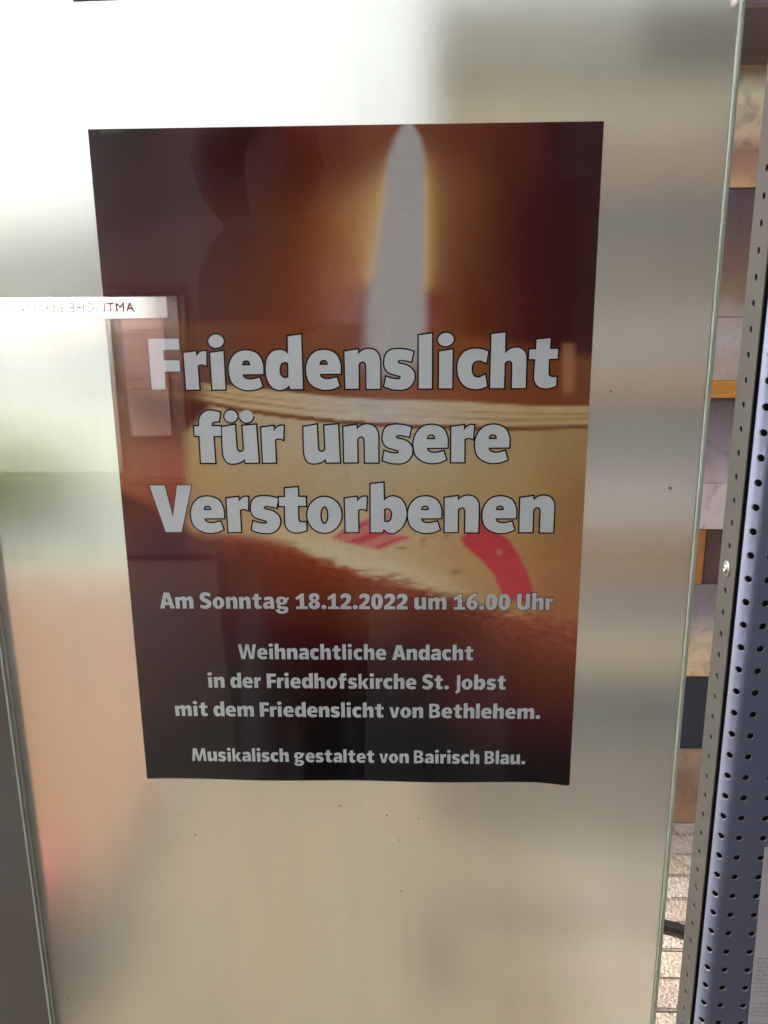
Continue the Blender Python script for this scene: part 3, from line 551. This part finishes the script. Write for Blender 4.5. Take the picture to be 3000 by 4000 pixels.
for j in range(17):
    for i in range(15):
        x = -.95 + i * .2 + (.1 if j % 2 else 0); y = .16 + j * .083
        if x > 1.9 or x < -.38: continue
        o = bpy.data.objects.new('paver', pms[random.randrange(3) if x > .56 else 3 + random.randrange(2)]); COL.objects.link(o); o.parent = pave
        o.location = (x - .4, y - 1.2, random.uniform(-.0015, .0015)); o.rotation_euler = (random.uniform(-.006, .006), random.uniform(-.006, .006), random.uniform(-.006, .006)); cnt += 1
# bicycle stand: one hoop of steel pipe near the ground
stand = empty('bicycle_stand', (.72, .72, 0)); tag(stand, 'grey steel pipe hoop close to the paving, seen in the gap by the panel', 'bicycle stand')
M_PIPE = mat('dull_steel_pipe', '#4d423f', .4, metal=.7)
zc = .155
pts = [(.30, .80, -.02), (.30, .80, zc * .6)] + [(.30 + .10 * (1 - math.cos(a)), .80 - .02 * math.sin(a), zc * .6 + .075 * math.sin(a)) for a in np.linspace(.2, math.pi / 2, 7)] + [(.6, .775, zc + .012), (.72, .765, zc + .005), (.80, .755, zc - .008), (.90, .735, zc - .035), (.97, .72, zc - .08), (1.0, .71, -.02)]
tube('pipe_hoop', pts, .0145, M_PIPE, stand)
for x_, y_ in ((.30, .80), (1.0, .71)): lathe('base_ring', [(.04, 0), (.04, .006), (.016, .007)], (x_, y_, .001), M_PIPE, stand, 'z')

# ---------------------------------------------------------------- behind the pane: board wall with stacked display boards
def cloud_mat(name, stops, scale=3.0, amt=.25, z0=0, z1=1, rough=.7):
    """printed sky-like picture: colour runs over the board's height, broken by noise"""
    m = bpy.data.materials.new(name); m.use_nodes = True; n = m.node_tree; b = n.nodes['Principled BSDF']; b.inputs['Roughness'].default_value = rough; b.inputs['Specular IOR Level'].default_value = .2
    tc = n.nodes.new('ShaderNodeTexCoord'); sp = n.nodes.new('ShaderNodeSeparateXYZ'); mr = n.nodes.new('ShaderNodeMapRange'); mr.inputs[1].default_value = z0; mr.inputs[2].default_value = z1
    no = n.nodes.new('ShaderNodeTexNoise'); no.inputs['Scale'].default_value = scale; no.inputs['Detail'].default_value = 5; no.inputs['Distortion'].default_value = .6
    amt *= 1.5; no.inputs['Roughness'].default_value = .62
    ad = n.nodes.new('ShaderNodeMath'); ad.operation = 'MULTIPLY_ADD'; ad.inputs[1].default_value = amt; a2 = n.nodes.new('ShaderNodeMath'); a2.operation = 'ADD'; a2.inputs[1].default_value = -amt / 2
    rp = n.nodes.new('ShaderNodeValToRGB'); el = rp.color_ramp.elements
    while len(el) > 1: el.remove(el[0])
    tone = lambda h_: tuple(np.minimum(lin(h_) * BG, .8)) + (1,)
    el[0].position = stops[0][0]; el[0].color = tone(stops[0][1])
    for p_, h_ in stops[1:]: e = el.new(p_); e.color = tone(h_)
    n.links.new(tc.outputs['Object'], sp.inputs[0]); n.links.new(sp.outputs['Z'], mr.inputs[0]); n.links.new(tc.outputs['Object'], no.inputs[0])
    n.links.new(no.outputs[0], ad.inputs[0]); n.links.new(mr.outputs[0], ad.inputs[2]); n.links.new(ad.outputs[0], a2.inputs[0]); n.links.new(a2.outputs[0], rp.inputs[0])
    n3 = n.nodes.new('ShaderNodeTexNoise'); n3.inputs['Scale'].default_value = 17; n3.inputs['Detail'].default_value = 7; n3.inputs['Distortion'].default_value = 1.2; m3 = n.nodes.new('ShaderNodeMapRange'); m3.inputs[1].default_value = .52; m3.inputs[2].default_value = .72; m3.inputs[4].default_value = .38
    mz = n.nodes.new('ShaderNodeMix'); mz.data_type = 'RGBA'; mz.inputs[7].default_value = c4('#4b3f3c')
    n.links.new(tc.outputs['Object'], n3.inputs[0]); n.links.new(n3.outputs[0], m3.inputs[0]); n.links.new(m3.outputs[0], mz.inputs[0]); n.links.new(rp.outputs[0], mz.inputs[6]); n.links.new(mz.outputs[2], b.inputs['Base Color']); return m
YW = 1.33; WX0, WX1 = .30, 1.75
def board(name, y0, y1, m, label, cat, dx0=0, dx1=0, dy=0.0, th=.02):
    return tag(box(name, WX0 + dx0, WX1 + dx1, YW + dy, YW + dy + th, TOPZ - y1, TOPZ - y0, m, None, .0015), label, cat)
z = lambda y: TOPZ - y
wall = box('board_wall', WX0 + .01, WX1 + .2, YW + .03, YW + .12, .0, 2.00, mat('brown_board_wall', '#57493f', .8, var=.25, scale=2, stretch=(1, 1, 4))); tag(wall, 'brown board wall behind the stacked display boards', 'wall')
GB = 'display boards stacked behind the glass'
B = []
B.append(board('display_board', -.45, -.306, cloud_mat('sky_veil_tone', [(0, '#a59c88'), (.5, '#a8a49a'), (1, '#b0b0a8')], 3, .3, z(-.306), z(-.45)), 'added pale board lightening the top of the stack, left of the dark brown one', 'board', dx1=-1.0, dy=.004))  # added pale board, its colour imitates sky light veiling the pane
B.append(board('display_board', -.45, -.305, cloud_mat('dark_brown_print', [(0, '#57483a'), (.2, '#4a3d30'), (.5, '#53433c'), (1, '#584a48')], 3, .2, z(-.305), z(-.45)), 'dark brown display board at the top of the stack', 'board', dx0=.452, dy=.004))
B.append(board('display_board', -.305, -.056, cloud_mat('cream_sunset_print', [(0, '#c89a72'), (.12, '#a47d66'), (.3, '#957062'), (.42, '#bfa488'), (.75, '#c8b296'), (.95, '#6e5a44')], 5, .12, z(-.056), z(-.305)), 'cream and rose display board below the dark brown one', 'board'))
B.append(board('display_board', -.055, .225, cloud_mat('plum_brown_print', [(0, '#a0938a'), (.15, '#85705e'), (.45, '#725c50'), (1, '#584a50')], 4, .25, z(.225), z(-.055)), 'plum and brown display board in the upper middle', 'board', dy=.003))
B.append(board('display_board', .226, .371, cloud_mat('ash_grey_print', [(0, '#b5a496'), (.3, '#a8988e'), (.6, '#b0a6a2'), (1, '#a0938a')], 9, .35, z(.371), z(.226)), 'pale ash display board above the ochre rail', 'board', dy=.002))
B.append(board('ochre_rail', .3715, .411, mat('ochre_varnished_wood', lin('#b97f35') * BG, .45, var=.15, scale=12, stretch=(1, 8, 8)), 'ochre wooden rail across the middle of the stack', 'rail', dy=-.008, th=.03))
B.append(board('display_board', .4115, .62, cloud_mat('grey_smoke_print', [(0, '#b0a3a4'), (.25, '#8e8286'), (.5, '#80757a'), (.8, '#6d6164'), (1, '#5f5354')], 6, .3, z(.62), z(.4115)), 'smoke grey display board just below the ochre rail', 'board', dy=.004))
B.append(board('display_board', .6205, .735, cloud_mat('rosy_white_print', [(0, '#c4b0ac'), (1, '#bdaeae')], 5, .2, z(.735), z(.62)), 'rosy white display board below the smoke grey one', 'board'))
B.append(board('display_board', .7355, .880, mat('orange_brown_wood', lin('#94622c') * BG, .5, var=.12, scale=9, stretch=(6, 6, 1)), 'orange brown wooden board below the rosy white one', 'board', dx1=-.765, dy=.004))
o = box('display_board', WX1 - .764, WX1, YW + .008, YW + .024, z(.880), z(.7355), mat('plum_wood', '#5f4a48', .6, var=.12, scale=9, stretch=(6, 6, 1)), None, .0015); tag(o, 'dull plum board right of the orange brown one', 'board'); B.append(o)
B.append(board('display_board', .8805, 1.131, cloud_mat('mist_cream_print', [(0, '#c0a284'), (.38, '#c4ab90'), (.5, '#a59a90'), (.7, '#7d767a'), (1, '#776a6c')], 6, .2, z(1.131), z(.8805)), 'misty grey board fading to cream, lower middle', 'board', dy=.002))
B.append(board('display_board', 1.1315, 1.341, mat('navy_panel', '#2e3242', .5, var=.12, scale=5), 'dark navy display board near the bottom', 'board', dy=.005))
B.append(board('display_board', 1.3415, 1.562, cloud_mat('tan_print', [(0, '#97785e'), (.3, '#8a6c58'), (.6, '#806a5c'), (1, '#94806a')], 5, .3, z(1.562), z(1.3415)), 'tan display board standing on the paving', 'board'))
for b_ in B: b_['group'] = GB

# ---------------------------------------------------------------- farther off, blurred by the pane
far = empty('pale_house', (-6, 12, 0)); tag(far, 'low pale house far behind the glass at the left', 'house')
M_PL = mat('pale_plaster', '#ecebe8', .9, var=.06, scale=.6)
box('house_wall', -14, 0.4, 12, 18, -.1, 1.25, M_PL, far); box('roof_slab', -14.2, .6, 11.7, 18.2, 1.25, 1.33, mat('pale_roof', '#b6b4b2', .8), far)
for x_ in (-11.5, -9, -6.5, -3.8, -1.4):
    wf = box('window', x_ - .5, x_ + .5, 11.93, 12.0, .5, 1.0, mat('window_grey', '#8f9698', .3), far)
def shrub(loc, rx, ry, rz, n, m, m2, label, group=None):
    s_ = empty('round_shrub', loc); tag(s_, label, 'shrub', group); vv, ff = [], []; rg = random.Random(int(loc[0] * 100) + 5)
    for k in range(n):
        a, t_ = rg.uniform(0, 2 * math.pi), math.acos(rg.uniform(-1, 1)); q = rg.uniform(.55, 1) ** .5 * (1 + .18 * math.sin(a * 5) * math.sin(t_ * 4))
        c_ = Vector((loc[0] + rx * q * math.sin(t_) * math.cos(a), loc[1] + ry * q * math.sin(t_) * math.sin(a), loc[2] + rz + rz * q * math.cos(t_)))
        u = Vector([rg.gauss(0, 1) for _ in range(3)]).normalized(); v = u.orthogonal().normalized(); L_ = rg.uniform(.03, .055); b = len(vv)
        vv += [c_ - u * L_, c_ + v * L_ * .45, c_ + u * L_, c_ - v * L_ * .45]; ff.append((b, b + 1, b + 2, b + 3))
    lf = link_mesh('foliage', vv, ff, m, s_)
    tube('stem', [(loc[0], loc[1], 0), (loc[0], loc[1] + .02, rz), (loc[0] + .03, loc[1], rz * 1.6)], [.03, .02, .008], m2, s_, 8)
M_LF = mat('yellow_green_leaf', '#a7b02e', .6, var=.3, scale=9); M_BK = mat('shrub_bark', '#4a3a2a', .9)
shrub((-2.50, 4.5, 0), .62, .45, .27, 6000, M_LF, M_BK, 'yellow green shrub far behind the left edge of the glass')
o = box('red_flower_tub', -.86, -.54, .70, 1.02, 0, .14, mat('red_clay', '#ae5652', .8, var=.1, scale=6), None, .02); bmz = o.data
for v_ in bmz.vertices:
    if v_.co.z < .07: v_.co.x = -.64 + (v_.co.x + .64) * .8; v_.co.y = .86 + (v_.co.y - .86) * .8
tag(o, 'red clay tub blurred behind the lower left of the glass', 'tub')
o = sheet('side_path', -9, -.505, .4, 3.3, -.009, mat('warm_sandstone_path', '#84562c', .9, var=.1, scale=2))
slab = mat('brown_slab_paving', '#332a25', .85, var=.15, scale=1.5); nn = slab.node_tree; bb = nn.nodes['Principled BSDF']; sr = bb.inputs['Base Color'].links[0].from_socket
tcs = nn.nodes.new('ShaderNodeTexCoord'); mps = nn.nodes.new('ShaderNodeMapping'); mps.inputs['Rotation'].default_value = (0, 0, R(32)); brs = nn.nodes.new('ShaderNodeTexBrick'); brs.inputs['Scale'].default_value = 1; brs.inputs['Brick Width'].default_value = .9; brs.inputs['Row Height'].default_value = .6; brs.inputs['Mortar Size'].default_value = .012
mxs = nn.nodes.new('ShaderNodeMix'); mxs.data_type = 'RGBA'; mxs.inputs[7].default_value = c4('#1d1613'); nn.links.new(tcs.outputs['Object'], mps.inputs[0]); nn.links.new(mps.outputs[0], brs.inputs[0]); nn.links.new(brs.outputs['Fac'], mxs.inputs[0]); nn.links.new(sr, mxs.inputs[6]); nn.links.new(mxs.outputs[2], bb.inputs['Base Color'])
sheet('front_pavement', -20, 20, -20, .08, -.004, slab)
sheet('dark_mirror_sheet', -.12, 5, -3.55, -.95, .001, mat('dark_sheet_tone', '#221d1e', .95, var=.2, scale=30))  # added dark sheet, keeps the ground mirrored in the poster dark
o = sheet('far_square', -30, 30, 3.4, 60, -.006, mat('pale_square_paving', '#a2a698', .9, var=.05, scale=.8))

# ---------------------------------------------------------------- behind the camera: the house front and show case mirrored in the glass
M_FAC = mat('grey_facade', '#646266', .9, var=.06, scale=1.2); YF = -3.60
front = empty('house_front', (-.5, YF - .2, 0)); tag(front, 'grey house front mirrored in the glass', 'house')
box('front_wall', -7, 5, YF - .3, YF - .06, 0, 3.7, M_FAC, front)
box('dark_reflection_panel', -.42, 4.6, YF - .055, YF - .01, 0, 2.9, mat('dark_panel_tone', '#1e1614', .7, var=.2, scale=3, stretch=(4, 1, 1)), front)  # added dark panel, darkens the mirror image over the poster's right side
box('eaves', -7.1, 5.1, YF - .4, YF + .12, 3.7, 3.83, mat('eaves_boards', '#6a5a50', .8), front)
case = empty('show_case', (-2.2, YF, .5)); tag(case, 'lit show case with a lettered header mirrored at the left of the glass', 'show case')
cz = lambda y: TOPZ - y
M_FR = mat('case_frame', '#3a3230', .4, metal=.4); M_BACK = mat('case_backing', '#54504e', .8, var=.05, scale=4)
box('case_back', -3.9, -.885, YF - .005, YF + .02, cz(1.12), cz(.215), M_BACK, case)
for (x0, x1, y0, y1) in ((-3.95, -.86, .165, .185), (-3.95, -.86, 1.13, 1.16), (-.862, -.838, .165, 1.16)):
    box('case_frame', x0, x1, YF, YF + .06, cz(y1), cz(y0), M_FR, case)
box('case_hood', -3.92, -.86, YF, YF + .185, cz(.220), cz(.200), M_FR, case)
hd = bpy.data.materials.new('lit_header'); hd.use_nodes = True; n = hd.node_tree; b = n.nodes['Principled BSDF']; b.inputs['Base Color'].default_value = (.75, .72, .68, 1)
tc = n.nodes.new('ShaderNodeTexCoord'); sp = n.nodes.new('ShaderNodeSeparateXYZ'); mr = n.nodes.new('ShaderNodeMapRange'); mr.interpolation_type = 'LINEAR'
mr.inputs[1].default_value = -.93; mr.inputs[2].default_value = -1.6; mr.inputs[3].default_value = 1.6; mr.inputs[4].default_value = HEADER_E
n.links.new(tc.outputs['Object'], sp.inputs[0]); n.links.new(sp.outputs['X'], mr.inputs[0]); n.links.new(mr.outputs[0], b.inputs['Emission Strength']); b.inputs['Emission Color'].default_value = (1, .93, .86, 1)
box('lit_header', -3.9, -.90, YF + .150, YF + .178, cz(.318), cz(.222), hd, case)
cu = bpy.data.curves.new('t', 'FONT'); cu.body = 'AMTLICHE BEKANNTMACHUNGEN'; cu.size = .060; cu.space_character = 1.12
to = bpy.data.objects.new('t', cu); me = bpy.data.meshes.new_from_object(to); bpy.data.objects.remove(to)
hv_, hf_ = [], []
for dx_, dz_ in ((0, 0), (.0022, 0), (.0011, .0014), (.0011, -.0014)):
    b0 = len(hv_); hv_ += [(-1.045 - v.co.x - dx_, YF + .1805 + dx_ * .2 + dz_ * .1, cz(.288) + v.co.y + dz_) for v in me.vertices]; hf_ += [tuple(b0 + q for q in p.vertices) for p in me.polygons]
ht = link_mesh('header_lettering', hv_, hf_, mat('header_ink', '#1a1413', .6), case)
# lamp tube under the header, shining on the backing
lamp = tube('lamp_tube', [(-3.8, YF + .115, cz(.306)), (-.96, YF + .115, cz(.306))], .011, None, case, 10)
lt = bpy.data.materials.new('lamp_glow'); lt.use_nodes = True; lb = lt.node_tree.nodes['Principled BSDF']; lb.inputs['Emission Color'].default_value = (1, .95, .88, 1); lb.inputs['Emission Strength'].default_value = LAMP_E
lamp.data.materials.append(lt)
pr = box('landscape_print', -3.4, -1.22, YF + .024, YF + .028, cz(1.09), cz(.335), cloud_mat('pale_landscape', [(0, '#8f9688'), (.2, '#a4aca6'), (.45, '#bcc6ce'), (.7, '#b4c0d2'), (.88, '#c9cfd0'), (1, '#c9cab8')], 2.5, .5, cz(1.09), cz(.335))); tag(pr, 'pale blue and green landscape print inside the show case', 'print')
M_NOTE = mat('pinkish_notice', '#bfa3a0', .8, var=.03); M_NP = mat('notice_print', '#4a302a', .8)
for (ya, yb, lab) in ((.335, .618, 'upper sheet pinned in the show case'), (.622, .905, 'lower sheet pinned in the show case')):
    e = empty('pinned_sheet', (-1.05, YF + .03, cz(yb))); tag(e, lab, 'notice')
    box('paper', -1.165, -.958, YF + .0235, YF + .0250, cz(yb), cz(ya), M_NOTE, e)
    box('heading_bar', -1.14, -.975, YF + .0252, YF + .0258, cz(ya + .052), cz(ya + .044), M_NP, e)
    vv, ff = [], []
    for k in range(11):
        b = len(vv); yy = ya + .075 + k * .0115; vv += [(-1.135, YF + .0254, cz(yy)), (-.98 - (.04 if k % 4 == 3 else 0), YF + .0254, cz(yy)), (-.98 - (.04 if k % 4 == 3 else 0), YF + .0254, cz(yy - .0028)), (-1.135, YF + .0254, cz(yy - .0028))]; ff.append((b + 3, b + 2, b + 1, b))
    link_mesh('text_rows', vv, ff, mat('faded_rows', '#8e716c', .8), e)
    for x_ in (-1.155, -.968): lathe('pin', [(.006, 0), (.006, .004), (.001, .006)], (x_, YF + .0255, cz(ya + .012)), mat('brass_pin', '#d8b070', .2, metal=1), e, 'z')
# the one who takes the picture, seen only as a dark shape in the glass
def skin_body(name, joints, bones, m, parent, level=1):
    me = bpy.data.meshes.new(name); names = list(joints); me.from_pydata([joints[k][0] for k in names], [(names.index(a), names.index(b)) for a, b in bones], [])
    o = bpy.data.objects.new(name, me); COL.objects.link(o)
    sk = o.modifiers.new('skin', 'SKIN'); sk.use_smooth_shade = True
    for i, k in enumerate(names):
        r_ = joints[k][1]; me.skin_vertices[0].data[i].radius = (r_, r_) if not isinstance(r_, tuple) else r_; me.skin_vertices[0].data[i].use_root = (i == 0)
    su = o.modifiers.new('sub', 'SUBSURF'); su.levels = su.render_levels = level
    me.materials.append(m); o.parent = parent; o.matrix_parent_inverse = Matrix.Translation(-parent.location); return o
px_, py_ = -.02, -1.20
person = empty('person', (px_, py_, 0)); tag(person, 'person in a dark coat holding up a phone, mirrored in the glass', 'person')
J = {'pelvis': ((px_, py_, .92), (.17, .12)), 'waist': ((px_, py_, 1.10), (.15, .11)), 'chest': ((px_, py_, 1.30), (.19, .12)), 'neckb': ((px_, py_, 1.47), (.09, .08)), 'neck': ((px_, py_ + .01, 1.53), .06),
     'chin': ((px_, py_ + .03, 1.60), (.07, .08)), 'head': ((px_, py_ + .02, 1.68), (.08, .10)), 'crown': ((px_, py_, 1.75), (.06, .07))}
bones = [('pelvis', 'waist'), ('waist', 'chest'), ('chest', 'neckb'), ('neckb', 'neck'), ('neck', 'chin'), ('chin', 'head'), ('head', 'crown')]
for s_, t_ in ((-1, 'l'), (1, 'r')):
    J['sh' + t_] = ((px_ + s_ * .12, py_ + s_ * .10, 1.42), .075); J['el' + t_] = ((px_ + .06 + s_ * .16, py_ + .12 + s_ * .03, 1.19), .055); J['wr' + t_] = ((px_ + .295 + s_ * .10, py_ + .36, 1.36), .032); J['pa' + t_] = ((px_ + .295 + s_ * .085, py_ + .405, 1.41), (.036, .018))
    J['hip' + t_] = ((px_ + s_ * .09, py_, .86), .11); J['kn' + t_] = ((px_ + s_ * .10, py_ + .02, .48), .075); J['an' + t_] = ((px_ + s_ * .11, py_ - .01, .09), .05); J['to' + t_] = ((px_ + s_ * .13, py_ + .16, .04), .04)
    bones += [('neckb', 'sh' + t_), ('sh' + t_, 'el' + t_), ('el' + t_, 'wr' + t_), ('wr' + t_, 'pa' + t_), ('pelvis', 'hip' + t_), ('hip' + t_, 'kn' + t_), ('kn' + t_, 'an' + t_), ('an' + t_, 'to' + t_)]
    for q in range(4):
        ln_ = (.030, .036, .038, .032)[q]; bx_, by_, bz_ = J['pa' + t_][0]; zz = bz_ - .028 + q * .021
        a_ = (bx_ - s_ * .004, by_ + .012, zz); b_ = (bx_ - s_ * .012, by_ + .012 + ln_ * .5, zz + .003); c_ = (bx_ - s_ * .034, by_ + .010 + ln_ * .55, zz + .004)
        for kk, pp in (('a', a_), ('b', b_), ('c', c_)): J['f%s%d%s' % (kk, q, t_)] = (pp, .0088 if kk != 'c' else .007)
        bones += [('pa' + t_, 'fa%d%s' % (q, t_)), ('fa%d%s' % (q, t_), 'fb%d%s' % (q, t_)), ('fb%d%s' % (q, t_), 'fc%d%s' % (q, t_))]
    bx_, by_, bz_ = J['pa' + t_][0]; J['ta' + t_] = ((bx_ - s_ * .012, by_ - .02, bz_ + .022), .0098); J['tb' + t_] = ((bx_ - s_ * .034, by_ - .022, bz_ + .040), .0085); bones += [('pa' + t_, 'ta' + t_), ('ta' + t_, 'tb' + t_)]
skin_body('body', J, bones, mat('dark_coat_and_skin', '#241d20', .85, var=.15, scale=20), person, 1)
CJ = {k: (J[k][0], J[k][1]) for k in ()}
V, F = [], []                                         # a loose coat over the body, down to the knees
prof = [(1.56, .10, .10), (1.51, .145, .13), (1.44, .175, .19), (1.30, .185, .22), (1.05, .165, .20), (.88, .15, .21), (.60, .13, .22), (.22, .15, .24)]
for zz, a_, b_ in prof:
    for k in range(28):
        an = 2 * math.pi * k / 28; wv = 1 + .03 * math.sin(an * 5 + zz * 9); V.append((px_ + a_ * wv * math.cos(an), py_ + b_ * wv * math.sin(an), zz))
for i in range(len(prof) - 1):
    for k in range(28): F.append((i * 28 + k, i * 28 + (k + 1) % 28, (i + 1) * 28 + (k + 1) % 28, (i + 1) * 28 + k))
link_mesh('coat', V, F, mat('black_wool_coat', '#17151a', .95, var=.2, scale=30), person, True)
hv = bmesh.new(); bmesh.ops.create_icosphere(hv, subdivisions=3, radius=.135)
for v_ in hv.verts:
    v_.co.z *= 1.15; v_.co += v_.co.normalized() * random.uniform(-.004, .006)
    if v_.co.y > .05 and v_.co.z < .04: v_.co.y = .05
    v_.co += Vector((px_ - .045, py_ - .015, 1.675))
hme = bpy.data.meshes.new('hair'); hv.to_mesh(hme); hv.free(); hme.shade_smooth(); hme.materials.append(mat('dark_hair', '#1c1410', .7)); ho = bpy.data.objects.new('hair', hme); COL.objects.link(ho); ho.parent = person; ho.matrix_parent_inverse = Matrix.Translation(-person.location)
ph = box('phone', .24, .31, -.800, -.792, 1.375, 1.462 - .016, mat('black_phone', '#101014', .2), None, .002); tag(ph, 'black phone held up in both hands', 'phone')
# dirt specks and dried drops on the pane
SPL = ['brown dirt speck on the glass right of the poster title', 'smeared dirt speck near the right edge of the glass', 'dirt speck under the poster, leftmost of the three in a row', 'dirt speck under the poster, middle of the three in a row', 'dirt speck under the poster, rightmost of the three in a row', 'tiny dirt speck a little below the row under the poster', 'lone dirt speck in the middle of the lower glass', 'dirt speck low on the glass near its lower left corner', 'faint dirt speck below the lower left tape strip']
for k, (a_, b_) in enumerate([(2378, 1523), (2608, 1898), (1332, 3130), (1513, 3165), (1634, 3178), (1562, 3262), (1567, 3460), (275, 3875), (770, 3242)]):
    q = A2P([(a_, b_)])[0]; x_, z_ = float(q[0]), float(TOPZ - q[1]); r0 = .0011 if k != 1 else .002
    n_ = 9; V = [(x_ + r0 * random.uniform(.6, 1.2) * math.cos(6.283 * j / n_), -.0083, z_ + r0 * random.uniform(.6, 1.2) * math.sin(6.283 * j / n_)) for j in range(n_)] + [(x_, -.0087, z_)]
    F = [(j, (j + 1) % n_, n_) for j in range(n_)]
    tag(link_mesh('dirt_speck', V, F, SP), SPL[k], 'speck', 'dirt specks on the glass')
